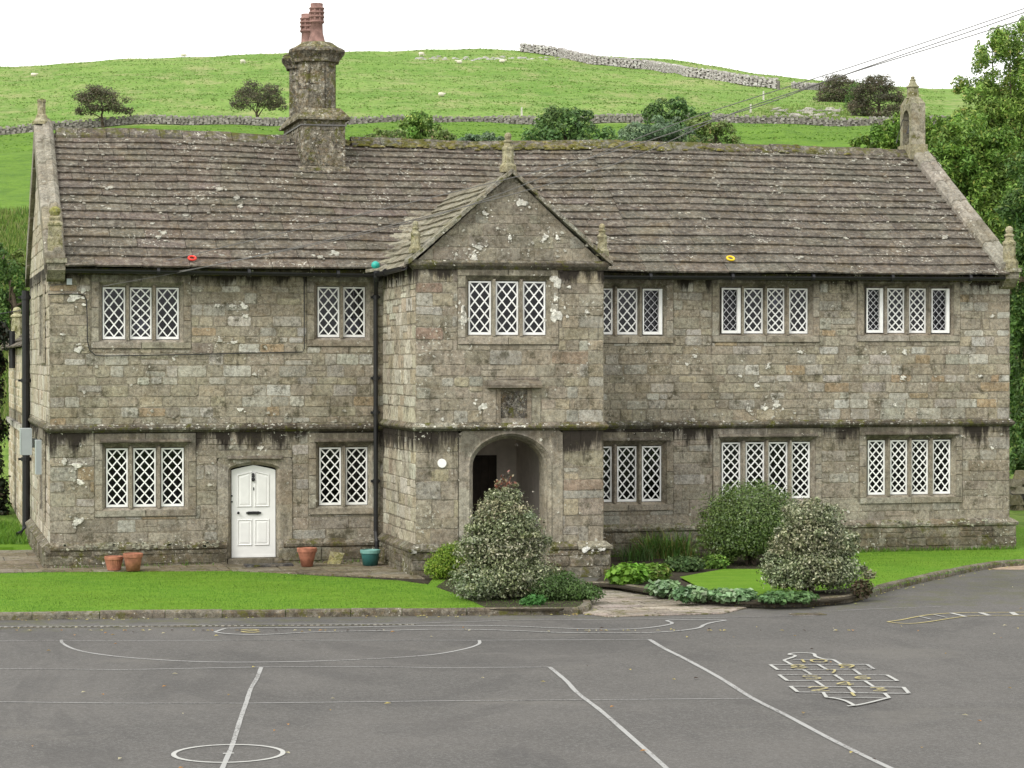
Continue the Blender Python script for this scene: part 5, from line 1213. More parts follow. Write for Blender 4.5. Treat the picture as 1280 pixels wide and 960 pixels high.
def crown(name, blobs, n, size, pal, parent, seed=1, material=None, inner=.35, aspect=.5, up=.35, gvar=.2, sub=0, subr=.35):
    """blobs: (centre, (rx,ry,rz)); leaves lie through each blob's outer shell in uneven sprays"""
    rs = np.random.RandomState(seed); B = [(np.array(c, float), np.array(r, float)*np.ones(3)) for c, r in blobs]
    if sub:         # break each lobe into sprays
        nb = []
        for c, r in B:
            for _ in range(abs(sub)):
                d = rs.normal(size=3); d /= np.linalg.norm(d); k = rs.uniform(.55, 1.); nb.append((c+d*r*k, r*subr*rs.uniform(.6, 1.3)))
        B = [(c, r*.8) for c, r in B]+nb if sub < 0 else nb
    vol = np.array([r.prod()**(2/3.) for c, r in B]); idx_ = rs.choice(len(B), n, p=vol/vol.sum())
    cc = np.array([b[0] for b in B])[idx_]; rr = np.array([b[1] for b in B])[idx_]
    D = rs.normal(size=(n, 3)); D /= np.linalg.norm(D, axis=1, keepdims=True); k = rs.uniform(inner, 1., (n, 1))**.6
    C = cc+D*rr*k*(1+.12*rs.normal(size=(n, 1)))
    N = D*.8+rs.normal(size=(n, 3))*.55+np.array([0, 0, up])
    return leaf_mesh(name, C, N, size, palette_cols(rs, n, pal, idx_, gvar), material or M['leaf'], parent, aspect)
GREEN = [((0.120,0.219,0.037),5),((0.164,0.277,0.048),4),((0.088,0.163,0.030),3),((0.220,0.325,0.059),2),((0.264,0.305,0.068),.6)]
ASH = [((0.159,0.267,0.049),5),((0.212,0.331,0.065),4),((0.117,0.202,0.041),3),((0.295,0.385,0.090),2),((0.359,0.349,0.114),.5)]
DARKG = [((0.073,0.145,0.034),5),((0.105,0.194,0.044),3),((0.053,0.106,0.028),3),((0.167,0.232,0.056),1)]
BLUEG = [((0.098,0.155,0.081),5),((0.127,0.190,0.098),3),((0.069,0.115,0.057),2)]
HAW = [((0.117,0.102,0.071),5),((0.087,0.087,0.054),4),((0.167,0.137,0.087),2),((0.098,0.128,0.050),2)]
OLIVE = [((0.120,0.180,0.036),4),((0.156,0.216,0.054),3),((0.084,0.132,0.030),3),((0.168,0.144,0.060),1)]
def limbs(mb, base, top, r0, targets, rs, bend=.3):
    base, top = Vector(base), Vector(top); n = 6; pts = [base.lerp(top, k/n)+Vector((rs.uniform(-1, 1), rs.uniform(-1, 1), 0))*bend*(k > 0)*.4 for k in range(n+1)]
    mb.tube(pts, [r0*(1-.7*k/n) for k in range(n+1)], 8)
    for i, tg in enumerate(targets):
        k = rs.randint(2, n+1); p = pts[k]; tg = Vector(tg); m = p.lerp(tg, .5)+Vector((rs.uniform(-1, 1), rs.uniform(-1, 1), rs.uniform(0, 1)))*bend*.6
        mb.tube([p, p.lerp(m, .5)+Vector((0, 0, bend*.1)), m, tg], [r0*.38, r0*.28, r0*.18, r0*.06], 6)
def tree(kind, base, blobs, n, size, pal, label, cat='tree', seed=1, tr=.15, group=None, trunk_top=.75, **k):
    t = empty(kind, base, label, cat, group); rs = random.Random(seed); rs.randint  # noqa
    class RS:
        def uniform(s, a, b): return rs.uniform(a, b)
        def randint(s, a, b): return rs.randrange(a, b)
    mb = MB(); zt = max(c[2] for c, r in blobs); cx_ = sum(c[0] for c, r in blobs)/len(blobs); cy_ = sum(c[1] for c, r in blobs)/len(blobs)
    top = (base[0]+(cx_-base[0])*.7, base[1]+(cy_-base[1])*.7, base[2]+(zt-base[2])*trunk_top)
    limbs(mb, (base[0], base[1], base[2]-.3), top, tr, [c for c, r in blobs], RS(), bend=tr*2)
    mb.build('trunk', M['bark'], t)
    crown('crown', blobs, n, size, pal, t, seed, **k); return t

def world_at(px, py, s): t = s*(px-640)/3000.; x, y = st(s, t); return np.array([x, y, CAM[2]-s*(py-450)/3000.])
# trees right behind the building
def pxblobs(L, depth=.8):
    out = []
    for px, py, s, rx, ry in L:
        m = s/3000.; out.append((world_at(px, py, s), (rx*m, rx*m*depth, ry*m)))
    return out
def gbase(px, s): t = s*(px-640)/3000.; x, y = st(s, t); return (x, y, terrain(s, t))
tree('ash_tree', gbase(1262, 84), pxblobs([(1262,80,84,45,50),(1222,120,84,40,34),(1300,110,86,50,60),(1255,170,84,60,50),(1205,160,82,30,24),(1320,200,84,60,60),(1285,250,83,48,60),(1240,60,84,22,22),(1270,170,85,60,60),(1290,60,85,40,40),(1235,200,84,50,50)]), 60000, .155, ASH,
     'tall light green ash tree rising beyond the right gable under the overhead wires', seed=11, tr=.28, sub=34, subr=.24, aspect=.34, inner=.2, trunk_top=.8)
tree('leafy_tree', gbase(1195, 76), pxblobs([(1190,205,76,50,52),(1160,170,77,30,26),(1215,260,76,52,60),(1180,160,77,26,18),(1225,185,76,30,30),(1200,320,76,60,50),(1150,240,78,40,50),(1235,300,75,40,50),(1180,190,78,40,34),(1215,200,76,50,50),(1250,260,76,50,70),(1170,290,77,50,50)]), 60000, .15, GREEN,
     'bushy mid green tree crowding close behind the bellcote and right roof slope', seed=12, tr=.22, sub=34, subr=.25, inner=.2, aspect=.4)
tree('dark_tree', gbase(1290, 72), pxblobs([(1285,330,72,44,50),(1300,250,72,50,60),(1290,430,72,40,70),(1310,540,72,46,60),(1275,395,73,26,40),(1284,490,73,26,50),(1282,570,73,26,36),(1295,600,73,30,50),(1275,520,74,22,60),(1278,450,74,22,60)]), 44000, .15, DARKG,
     'dark green tree with low branches standing beside the right corner of the building', seed=13, tr=.25, sub=34, subr=.26, inner=.2, aspect=.45)
tree('leafy_bush', gbase(1100, 92), pxblobs([(1100,180,92,30,26),(1125,165,92,24,20),(1078,190,92,20,18),(1120,200,92,30,30),(1140,150,94,18,16)]), 9000, .16, GREEN,
     'green bushy tree showing over the ridge left of the bellcote', seed=14, tr=.12, sub=22, subr=.3, aspect=.5)
# mid-distance trees over the ridge
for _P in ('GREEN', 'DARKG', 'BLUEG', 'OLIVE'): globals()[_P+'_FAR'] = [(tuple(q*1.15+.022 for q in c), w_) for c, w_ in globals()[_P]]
MID = 'trees in the lower meadow seen over the roof ridge'
def midtree(kind, label, L, n, size, pal, seed, s, **k):
    tree(kind, gbase(L[0][0], s), pxblobs([(a, b, s, c, d) for a, b, c, d in L]), n, size, pal, label, seed=seed, tr=.18, group=MID, sub=20, subr=.33, **k)
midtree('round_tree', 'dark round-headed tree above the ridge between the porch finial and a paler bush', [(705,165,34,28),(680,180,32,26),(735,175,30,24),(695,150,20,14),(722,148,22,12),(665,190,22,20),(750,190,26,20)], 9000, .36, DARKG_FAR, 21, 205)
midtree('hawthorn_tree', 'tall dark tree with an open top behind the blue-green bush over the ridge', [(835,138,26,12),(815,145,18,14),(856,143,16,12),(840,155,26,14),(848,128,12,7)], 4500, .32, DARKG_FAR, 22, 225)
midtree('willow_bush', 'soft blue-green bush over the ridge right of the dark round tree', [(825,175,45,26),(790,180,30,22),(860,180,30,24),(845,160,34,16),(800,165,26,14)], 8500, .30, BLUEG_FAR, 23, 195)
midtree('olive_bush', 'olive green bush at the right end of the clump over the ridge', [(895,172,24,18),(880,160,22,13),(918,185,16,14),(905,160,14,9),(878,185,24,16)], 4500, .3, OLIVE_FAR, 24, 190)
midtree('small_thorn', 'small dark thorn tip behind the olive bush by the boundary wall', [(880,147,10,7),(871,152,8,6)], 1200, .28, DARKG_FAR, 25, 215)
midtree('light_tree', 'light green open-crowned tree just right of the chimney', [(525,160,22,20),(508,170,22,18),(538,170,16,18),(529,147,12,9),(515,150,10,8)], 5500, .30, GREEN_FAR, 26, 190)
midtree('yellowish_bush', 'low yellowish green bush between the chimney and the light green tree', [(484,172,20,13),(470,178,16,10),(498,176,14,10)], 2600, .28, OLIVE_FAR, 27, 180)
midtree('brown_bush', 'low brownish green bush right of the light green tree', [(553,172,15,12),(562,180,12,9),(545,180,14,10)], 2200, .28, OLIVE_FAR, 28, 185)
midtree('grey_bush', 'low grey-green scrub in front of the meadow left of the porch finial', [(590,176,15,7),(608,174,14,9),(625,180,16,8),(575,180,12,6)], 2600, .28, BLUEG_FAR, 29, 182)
# lone hawthorns by the field wall
def thorn(px, py, w_, h_, label, seed, lean=0, s_off=6, bush=False, pal=HAW, n=6500):
    p, s = hit(px, py); m = s/3000.
    top = [(px+lean, py-h_*.60, w_*.40, h_*.28), (px-w_*.24, py-h_*.52, w_*.25, h_*.24), (px+w_*.25, py-h_*.54, w_*.25, h_*.24), (px+lean*1.2, py-h_*.76, w_*.34, h_*.22), (px-w_*.38, py-h_*.38, w_*.11, h_*.10), (px+w_*.42, py-h_*.38, w_*.10, h_*.10)]
    if bush: top += [(px, py-h_*.25, w_*.50, h_*.3), (px-w_*.33, py-h_*.22, w_*.26, h_*.24), (px+w_*.33, py-h_*.22, w_*.26, h_*.24), (px, py-h_*.10, w_*.45, h_*.16)]
    return tree('hawthorn', tuple(p), pxblobs([(a, b, s, c, d) for a, b, c, d in top]), n, .26, pal, label, seed=seed, tr=.26, sub=30, subr=.38, inner=.05, trunk_top=.62)
thorn(130, 160, 76, 54, 'lone grey-brown hawthorn on the hillside just right of the left gable top', 31, -8)
thorn(322, 154, 72, 54, 'lone grey-brown hawthorn on the hillside just left of the chimney stack', 32, 2)
thorn(1047, 128, 52, 36, 'dark hawthorn bush at the gap in the hilltop wall, left of a larger one', 33, 0, bush=True, n=9000)
thorn(1097, 146, 68, 54, 'large dark hawthorn bush on the slope left of the bellcote', 34, 0, bush=True, n=14000)
thorn(1068, 136, 26, 34, 'small green thorn squeezed between two dark hawthorn bushes', 35, 0, bush=True, pal=DARKG, n=2000)
# left margin
tree('dark_conifer', gbase(-22, 63), pxblobs([(-20,640,63,34,60),(-22,560,63,34,60),(-25,480,63,34,60),(-15,420,63,26,40),(-40,380,63,36,40),(-10,620,63,22,60)]), 16000, .13, [((.014,.022,.010),4),((.02,.03,.012),2),((.03,.022,.012),2)],
     'nearly black evergreen at the left edge beyond the rear wing', seed=41, tr=.2, sub=30, subr=.3, inner=.1)
tree('leafy_tree', gbase(20, 100), pxblobs([(12,400,100,26,40),(36,410,100,20,40),(-6,360,100,22,34),(20,350,100,16,22),(44,380,100,12,30),(24,450,100,26,50),(2,320,100,10,16)]), 9000, .17, DARKG,
     'dark green leafy tree at the foot of the bank behind the rear wing', seed=42, tr=.2, sub=24, subr=.3)
tree('scrub_bush', gbase(5, 116), pxblobs([(4,345,116,20,24),(24,330,116,14,14),(-10,310,116,12,20)]), 3500, .18, OLIVE, 'pale scrubby bush on the rough bank at the far left', seed=43, tr=.1, sub=16, subr=.3)

# grass -------------------------------------------------------------------
def tufts(name, pts, h, wd, pal, seed, lean=.35):
    rs = np.random.RandomState(seed); n = len(pts); P = np.array(pts, float); a = rs.uniform(0, 6.28, n); hh = h*rs.uniform(.5, 1.3, n)
    dx, dy = np.cos(a)*wd/2, np.sin(a)*wd/2; lx, ly = rs.normal(0, lean, n)*hh, rs.normal(0, lean, n)*hh
    V = np.stack([P+np.stack([dx, dy, 0*a], 1), P-np.stack([dx, dy, 0*a], 1), P+np.stack([lx, ly, hh], 1)], 1).reshape(-1, 3)
    me = bpy.data.meshes.new(name); me.vertices.add(3*n); me.vertices.foreach_set('co', V.astype(np.float32).ravel()); me.loops.add(3*n); me.polygons.add(n)
    me.loops.foreach_set('vertex_index', np.arange(3*n, dtype=np.int32)); me.polygons.foreach_set('loop_start', np.arange(n, dtype=np.int32)*3); me.update(calc_edges=True); me.materials.append(M['blade'])
    c = palette_cols(rs, n, pal)
    if name == 'lawn_grass':      # mown turf is never even: paler, mossier and darker swathes
        f = 1+.09*np.sin(P[:, 0]*1.1+P[:, 1]*2.3)+.07*np.sin(P[:, 0]*2.7-P[:, 1]*1.3+1)+.06*np.sin(P[:, 0]*5.1+2)*np.sin(P[:, 1]*6.3)
        for bx_, by_, br_ in ((4.2, -3.0, .7), (3.0, -8.6, .5), (1.6, -2.6, .5), (5.6, -4.4, .6), (-.4, -7.2, .8), (17.5, -2.6, .7), (15.6, -3.0, .5)): f -= .22*np.exp(-(((P[:, 0]-bx_)/1.6)**2+(P[:, 1]-by_)**2)/br_**2)
        c = c*f[:, None]; c[:, 0] *= (1+.12*np.sin(P[:, 0]*1.7+P[:, 1]*.9)); c = np.clip(c, .003, .8)
    at = me.color_attributes.new('tint', 'FLOAT_COLOR', 'CORNER'); at.data.foreach_set('color', np.repeat(np.concatenate([c, np.ones((n, 1))], 1), 3, 0).astype(np.float32).ravel())
    o = bpy.data.objects.new(name, me); COL.objects.link(o); return o
rs = np.random.RandomState(5)
LAWNP = [((0.122,0.242,0.025),5),((0.150,0.275,0.036),4),((0.084,0.183,0.026),3),((0.192,0.284,0.072),1)]
def inpoly(p, poly):
    c = False; j = len(poly)-1
    for i in range(len(poly)):
        if (poly[i][1] > p[1]) != (poly[j][1] > p[1]) and p[0] < (poly[j][0]-poly[i][0])*(p[1]-poly[i][1])/(poly[j][1]-poly[i][1])+poly[i][0]: c = not c
        j = i
    return c
pts = []
LP = lawnL+lb[::-1]+[(-4, -1.25)]
while len(pts) < 60000:
    q = (rs.uniform(-4, 8.5), rs.uniform(-10.4, -.8))
    if inpoly(q, LP): pts.append((q[0], q[1], -.005))
RP = [G2(1085, 743, 0), G2(1112, 735, 0), G2(1160, 723, 0), G2(1215, 711, 0), G2(1250, 705, 0), (23.5, -4.0), (26, 0), (26, 11), (21, 11), (21, -.2), (12.4, -.2), (12.6, -3.5), (14.0, -5.5)]
BP = [G2(850, 722, 0), G2(905, 712, 0), G2(985, 712, 0), G2(985, 745, 0), G2(930, 745, 0), G2(880, 738, 0)]
while len(pts) < 100000:
    q = (rs.uniform(9, 26), rs.uniform(-9.8, 11))
    if inpoly(q, RP) or inpoly(q, BP): pts.append((q[0], q[1], -.008))
tag(tufts('lawn_grass', pts, .026, .012, LAWNP, 6, .3), kind='stuff')
tag(sheet('lawn', BP, .012, M['lawn'], .01), kind='structure')
pts = []
for _ in range(9000):
    px_ = rs.uniform(-60, 52); s = rs.uniform(84, 132); t = s*(px_-640)/3000.; x, y = st(s, t); pts.append((x, y, terrain(s, t)-.02))
for _ in range(4500):
    px_ = rs.uniform(935, 1060); p, s = (None, rs.uniform(322, 372)); t = s*(px_-640)/3000.; x, y = st(s, t)
    if rs.rand() < np.interp(px_, [935, 985, 1060], [.15, 1, 1]): pts.append((x, y, terrain(s, t)-.05))
tag(tufts('rough_grass', pts, .38, .10, [((.14,.20,.04),4),((.17,.20,.06),3),((.08,.15,.025),4),((.27,.27,.12),.7)], 9, .3), kind='stuff')
pts = []
for _ in range(3000):
    px_ = rs.uniform(-30, 36); s = rs.uniform(53.5, 60); t = s*(px_-640)/3000.; x, y = st(s, t)
    if x < -.15 and y > 5.5: pts.append((x, y, 0))
tag(tufts('verge_grass', pts, .16, .03, LAWNP, 10, .4), kind='stuff')
pts = []
for _ in range(42000):
    px_ = rs.uniform(-30, 1180); s = rs.uniform(323, 516); t = s*(px_-640)/3000.; x, y = st(s, t); pts.append((x, y, terrain(s, t)-.12))
tag(tufts('hill_grass', pts, .24, .55, [((.14,.235,.05),6),((.175,.265,.07),5),((.115,.20,.04),2),((.24,.28,.11),1.6)], 14, .6), kind='stuff')
pts = []
for _ in range(15000):
    px_ = rs.uniform(-30, 1180); s = rs.uniform(236, 318); t = s*(px_-640)/3000.; x, y = st(s, t); pts.append((x, y, terrain(s, t)-.10))
tag(tufts('meadow_grass', pts, .16, .5, [((.105,.20,.028),5),((.13,.23,.035),3),((.07,.15,.02),3),((.18,.24,.06),.8)], 15, .5), kind='stuff')
pts = []      # weeds at the foot of the walls
for _ in range(2600):
    u = rs.uniform(.0, 20.7); y = -.16-abs(rs.normal(0, .06))
    if 3.3 < u < 4.8 or 6.6 < u < 10.6: continue
    if u < 6.6 and rs.rand() < .8: continue
    pts.append((u, y-(.0), 0))
tag(tufts('wall_foot_grass', pts, .10, .02, [((.09,.2,.02),3),((.14,.22,.04),2)], 12, .4), kind='stuff')

# shrubs in the beds ------------------------------------------------------
VAR = [((.105,.130,.055),5),((.14,.165,.075),4),((.36,.37,.22),3.2),((.27,.29,.16),2.8),((.07,.085,.04),1.5),((.46,.46,.32),1.0)]
def shrub(kind, base, blobs, n, size, pal, label, seed, cat='shrub', group=None, aspect=.5, sub=0, subr=.3, inner=.45, material=None, up=.35, gvar=.15, stems=6):
    t = empty(kind, base, label, cat, group); rr_ = random.Random(seed); mb = MB()
    for k in range(stems):
        c, r = blobs[rr_.randrange(len(blobs))]; a = Vector(base)+Vector((rr_.uniform(-.1, .1), rr_.uniform(-.1, .1), -.03)); b = Vector(c)+Vector((rr_.uniform(-.3, .3)*(r[0]), rr_.uniform(-.3, .3)*r[1], rr_.uniform(0, .3)*r[2])); mb.tube([a, a.lerp(b, .5)+Vector((rr_.uniform(-.08, .08), rr_.uniform(-.08, .08), 0)), b], [.03, .02, .008], 6)
    mb.build('stem', M['bark'], t); crown('foliage', blobs, n, size, pal, t, seed, material=material, inner=inner, aspect=aspect, up=up, sub=sub, subr=subr, gvar=gvar); return t
def sb(bx, by, L): return [((bx+dx, by+dy, z), (rx, ry, rz)) for dx, dy, z, rx, ry, rz in L]
g1 = onZ(632, 752, 0); bx, by = g1[0]+.10, g1[1]+.55
hb = sb(bx, by, [(0,-.12,.42,1.04,.85,.48),(-.46,-.15,.30,.66,.7,.38),(.50,-.1,.34,.62,.7,.42),(-.03,0,.88,.95,.78,.46),(.04,.02,1.25,.80,.68,.42),(-.02,.02,1.52,.62,.54,.32),(.02,.02,1.76,.42,.38,.22),(-.22,0,1.45,.36,.34,.3),(.42,0,.95,.52,.5,.4),(-.45,0,.88,.48,.5,.4)])
h1 = shrub('variegated_holly', (bx, by, 0), hb, 42000, .055, VAR, 'tall conical variegated holly in front of the porch arch', 51, inner=.25, material=M['gloss_leaf'], gvar=.12, sub=-10, subr=.16)
mb = MB(); tp = []; rr_ = random.Random(4)
for k in range(7):
    a = Vector((bx+.02+rr_.uniform(-.16, .16), by, 1.8)); b = a+Vector((rr_.uniform(-.08, .12), rr_.uniform(-.1, .1), rr_.uniform(.18, .36))); mb.tube([a, a.lerp(b, .5)+Vector((.01, 0, 0)), b], [.009, .007, .003], 5)
    for q in range(12): tp.append(np.array(a.lerp(b, rr_.uniform(.3, 1.05)))+np.array([rr_.uniform(-.05, .05) for _ in range(3)]))
mb.build('leader_stem', M['bark'], h1); tp = np.array(tp); rs2 = np.random.RandomState(8)
leaf_mesh('new_growth', tp, rs2.normal(size=tp.shape), .065, palette_cols(rs2, len(tp), [((.20,.07,.04),3),((.10,.06,.04),2),((.3,.26,.15),2)]), M['gloss_leaf'], h1, .5)
g2 = onZ(1020, 748, 0); bx, by = g2[0]+.20, g2[1]+.75
shrub('variegated_holly', (bx, by, 0), sb(bx, by, [(0,0,.50,.92,.85,.50),(.45,0,.40,.60,.7,.42),(-.45,0,.42,.58,.7,.42),(.05,0,1.0,.78,.7,.45),(-.12,0,1.38,.50,.48,.30),(.22,0,1.34,.46,.44,.30),(-.45,0,.85,.42,.45,.36),(.55,0,.85,.42,.45,.36),(.0,0,1.55,.25,.25,.18)]), 38000, .056, VAR,
      'broad rounded variegated holly at the corner of the right bed by the kerb', 52, inner=.25, material=M['gloss_leaf'], gvar=.12, sub=-10, subr=.16)
g3 = onZ(934, 708, 0); bx, by = g3[0]+.17, g3[1]+.3
shrub('clipped_bush', (bx, by, 0), sb(bx, by, [(0,0,1.0,1.30,1.1,.78),(0,0,.78,1.30,1.1,.70),(-.3,0,.50,1.0,.9,.45),(.3,0,.50,1.0,.9,.45),(0,0,1.2,1.0,.9,.62)]), 40000, .048, [((.085,.135,.028),5),((.11,.17,.038),4),((.055,.095,.02),3),((.15,.21,.055),1.5)],
      'dark green dome-clipped bush under the four-light ground floor window', 53, inner=.45, material=M['gloss_leaf'], gvar=.10, up=.4, sub=-16, subr=.07)
g4 = onZ(555, 727, 0); bx, by = g4[0]+.12, g4[1]+.45
shrub('golden_shrub', (bx, by, 0), sb(bx, by, [(0,0,.28,.36,.36,.28),(-.15,0,.22,.26,.3,.22),(.2,0,.45,.32,.3,.26),(.35,0,.30,.34,.3,.3),(.05,0,.5,.22,.22,.16)]), 7500, .045, [((.16,.25,.025),5),((.22,.32,.035),4),((.10,.18,.02),3),((.30,.33,.06),1)],
      'small bright yellow-green shrub between the porch plinth and the tall holly', 54)
g5 = onZ(716, 752, 0); bx, by = g5[0], g5[1]+.3
shrub('low_shrub', (bx, by, 0), sb(bx, by, [(0,0,.16,.46,.4,.20),(-.35,0,.2,.4,.4,.25),(.3,-.05,.12,.32,.35,.15),(-.1,.1,.3,.3,.3,.2)]), 7000, .05, [((.06,.115,.025),5),((.085,.15,.035),3),((.11,.17,.06),2),((.045,.08,.02),3)],
      'low spreading dark green shrub at the kerb end beside the porch path', 55)
g6 = onZ(660, 758, 0)
shrub('leafy_weed', (g6[0]+.15, g6[1]+.12, 0), sb(g6[0]+.15, g6[1]+.12, [(0,0,.08,.2,.12,.10),(-.12,0,.06,.14,.1,.08)]), 320, .075, [((.05,.14,.03),4),((.07,.18,.04),3)], 'small deep green leafy plant at the kerb under the tall holly', 56, cat='plant', stems=3)
# broad-leaved and strappy perennials
def rosette(kind, px, py, wpx, h, n, size, pal, label, seed, aspect=.75, cat='plant'):
    g_ = onZ(px, py, 0); r = wpx*onZ(px, py, 0)[1]*0+wpx/2*(43./3000); bx, by = g_[0], g_[1]+r*.55
    L = [(rnd.uniform(-.6, .6)*r, rnd.uniform(-.4, .4)*r, h*.45, r*.55, r*.5, h*.45) for _ in range(5)]+[(0, 0, h*.4, r, r*.7, h*.42)]
    return shrub(kind, (bx, by, 0), sb(bx, by, L), n, size, pal, label, seed, cat=cat, aspect=aspect, up=1.0, inner=.5, stems=5)
LIME = [((.14,.30,.03),5),((.19,.37,.05),4),((.10,.22,.025),3)]
MOTT = [((.16,.26,.12),4),((.22,.33,.17),3),((.10,.18,.07),3),((.30,.38,.24),1)]
rosette('bright_leafed_plant', 786, 732, 50, .42, 1300, .13, LIME, 'bright lime-green broad-leaved plant right of the porch plinth corner', 61)
rosette('leafy_perennial', 822, 728, 46, .36, 1500, .10, [((.12,.24,.03),4),((.16,.28,.05),3),((.20,.22,.06),1)], 'mid green leafy plant behind the grey-green clumps near the path', 62)
rosette('mottled_perennial', 832, 744, 42, .26, 900, .11, MOTT, 'grey-green mottled low plant spilling to the kerb, left of three', 63)
rosette('mottled_perennial', 868, 752, 46, .26, 1000, .11, MOTT, 'grey-green mottled low plant at the kerb, middle of three', 64)
rosette('mottled_perennial', 922, 753, 58, .22, 1100, .11, MOTT, 'grey-green mottled low plant at the kerb nearest the round holly, right of three', 65)
rosette('creeping_plant', 990, 755, 74, .20, 1500, .075, [((.10,.20,.06),4),((.14,.26,.10),3),((.07,.14,.04),3)], 'creeping green plant at the kerb under the round variegated holly', 66)
rosette('dark_perennial', 860, 716, 60, .34, 2200, .06, [((.05,.10,.03),4),((.08,.14,.045),3),((.11,.17,.06),2)], 'dark fine-leaved plant between the strappy clump and the grass', 67)
rosette('fine_leafed_plant', 895, 712, 40, .3, 1300, .06, GREEN, 'fine-leaved green plant at the foot of the dome bush', 68)
rosette('brown_shrub', 1079, 746, 28, .32, 1200, .06, [((.09,.07,.04),4),((.07,.09,.03),3),((.14,.10,.07),2)], 'small brownish shrub at the right foot of the round variegated holly', 69, cat='shrub')
def strappy(kind, px, py, n, L_, wd, pal, label, seed, spread=1.):
    g_ = onZ(px, py, 0); base = Vector((g_[0], g_[1]+.25, 0)); rr_ = random.Random(seed); t = empty(kind, base, label, 'plant'); mb = MB()
    for k in range(n):
        a = rr_.uniform(0, 6.28); L = L_*rr_.uniform(.6, 1.1); o_ = Vector((rr_.uniform(-.28, .28)*spread, rr_.uniform(-.15, .15)*spread, 0)); d = Vector((math.cos(a), math.sin(a), 0)); side = Vector((-d.y, d.x, 0))*wd/2; arch = rr_.uniform(.25, .8); c = tuple(q*rr_.uniform(.8, 1.2) for q in rr_.choice(pal))
        pr = []
        for m in range(6):
            u = m/5.; p = base+o_+d*(L*arch*u**1.5)+Vector((0, 0, L*(u-arch*.62*u*u))); w_ = (1-u)**.5 if m < 5 else .05; pr.append((p-side*w_, p+side*w_))
        for m in range(5): mb.poly([pr[m][0], pr[m][1], pr[m+1][1], pr[m+1][0]], c)
    mb.build('leaves', M['leaf'], t); return t
strappy('day_lily', 838, 699, 420, .75, .022, [(.12,.23,.04), (.15,.26,.055), (.085,.18,.035), (.24,.22,.07)], 'arching strap-leaved clump against the plinth below the three-light window', 71, 1.9)
strappy('day_lily', 800, 703, 130, .5, .02, [(.07,.13,.03), (.09,.16,.04)], 'smaller strap-leaved clump left of the large one near the porch', 72, 1.2)
def fern(px, py, label, seed):
    g_ = onZ(px, py, 0); base = Vector((g_[0], g_[1]+.2, 0)); rr_ = random.Random(seed); t = empty('fern', base, label, 'fern'); mb = MB()
    for k in range(22):
        a = rr_.uniform(0, 6.28); L = rr_.uniform(.45, .7); d = Vector((math.cos(a), math.sin(a), 0)); sd_ = Vector((-d.y, d.x, 0)); c = tuple(q*rr_.uniform(.8, 1.2) for q in (.10, .20, .035)); pr = None
        for m in range(14):
            u = m/13.; p = base+d*(L*.62*u**1.3)+Vector((0, 0, L*(u*.95-.42*u*u))); 
            if pr is not None:
                w_ = L*.17*math.sin(math.pi*min(1, .12+u*.88))
                for s in (1, -1): mb.poly([pr, p, p+sd_*s*w_+d*.02+Vector((0, 0, -.015))], c)
            pr = p
    mb.build('fronds', M['leaf'], t)
fern(918, 706, 'green fern with upright fronds in front of the dome bush', 81)

# pots, slab, ring toys ----------------------------------------------------
def pot(px, py, r, h, material, rim, label, kind='plant_pot', soilz=.8, fluted=False, rimh=.22, base=.66):
    g_ = onZ(px, py, .015); x, y, z = g_[0], g_[1]+r, .02; t = empty(kind, (x, y, z), label, 'plant pot')
    mb = MB(); n = 24; prof = [(base*r, 0), (r*.93, h*(1-rimh)), (r*.80, h*(1-rimh)), (r*.80, h*soilz)]
    mb.lathe((x, y, z), [(0.01, 0), (base*r, 0), (r*.90, h*(1-rimh))]+[(r*.90, h*(1-rimh)+.001)], n)
    if fluted:
        for k in range(n): a = 2*math.pi*k/n; ca, sa = math.cos(a), math.sin(a); mb.tube([(x+ca*base*r*1.0, y+sa*base*r*1.0, z+.01), (x+ca*r*.91, y+sa*r*.91, z+h*(1-rimh))], .008, 4)
    mb.build('pot_body', material, t, not fluted)
    mb = MB(); mb.lathe((x, y, z), [(r*.86, h*(1-rimh)), (r*.98, h*(1-rimh)), (r*1.0, h*.97), (r*.97, h), (r*.84, h), (r*.82, h*.9), (r*.82, h*soilz)], n); mb.build('pot_rim', rim, t)
    mb = MB(); ring = [(x+r*.83*math.cos(2*math.pi*k/n), y+r*.83*math.sin(2*math.pi*k/n), z+h*soilz+.002+rnd.uniform(0, .01)) for k in range(n)]; mb.poly(ring); mb.build('soil', M['soil'], t); return t
pot(143, 714, .185, .27, M['terracotta'], M['terracotta'], 'short fluted terracotta pot against the plinth, left of a taller one', fluted=True)
pot(167, 715, .195, .34, M['terracotta'], M['terracotta'], 'taller plain terracotta pot beside the short fluted one')
pot(385.5, 709.5, .20, .37, M['terracotta'], M['terracotta'], 'single terracotta pot on the flags right of the white door', base=.55)
pot(465, 708, .205, .31, M['teal'], M['tealrim'], 'dark teal pot with a pale rim at the foot of the downpipe', soilz=.72, base=.72)
mb = MB(); g_ = onZ(420, 707, .0); mb.hexa([(g_[0]-.17, g_[1]+.10, .02), (g_[0]+.10, g_[1]+.10, .02), (g_[0]+.12, g_[1]+.16, .02), (g_[0]-.15, g_[1]+.16, .02), (g_[0]-.07, g_[1]+.28, .24), (g_[0]+.22, g_[1]+.28, .22), (g_[0]+.22, g_[1]+.33, .22), (g_[0]-.06, g_[1]+.33, .26)], (.24, .22, .10)); tag(mb.build('broken_slab', M['ridge']), 'broken mossy stone slab leaning on the wall between two pots', 'stone slab')
for k in range(3): pass
mb = MB(); 
for k in range(9):
    g_ = onZ(rnd.uniform(352, 450), 707, 0); r = rnd.uniform(.04, .09); mb.lathe((g_[0], g_[1]+.32, .0), [(r, 0), (r*.9, r*.5), (r*.4, r*.8), (.01, r*.85)], 6, rnd.random(), pick('plinth'))
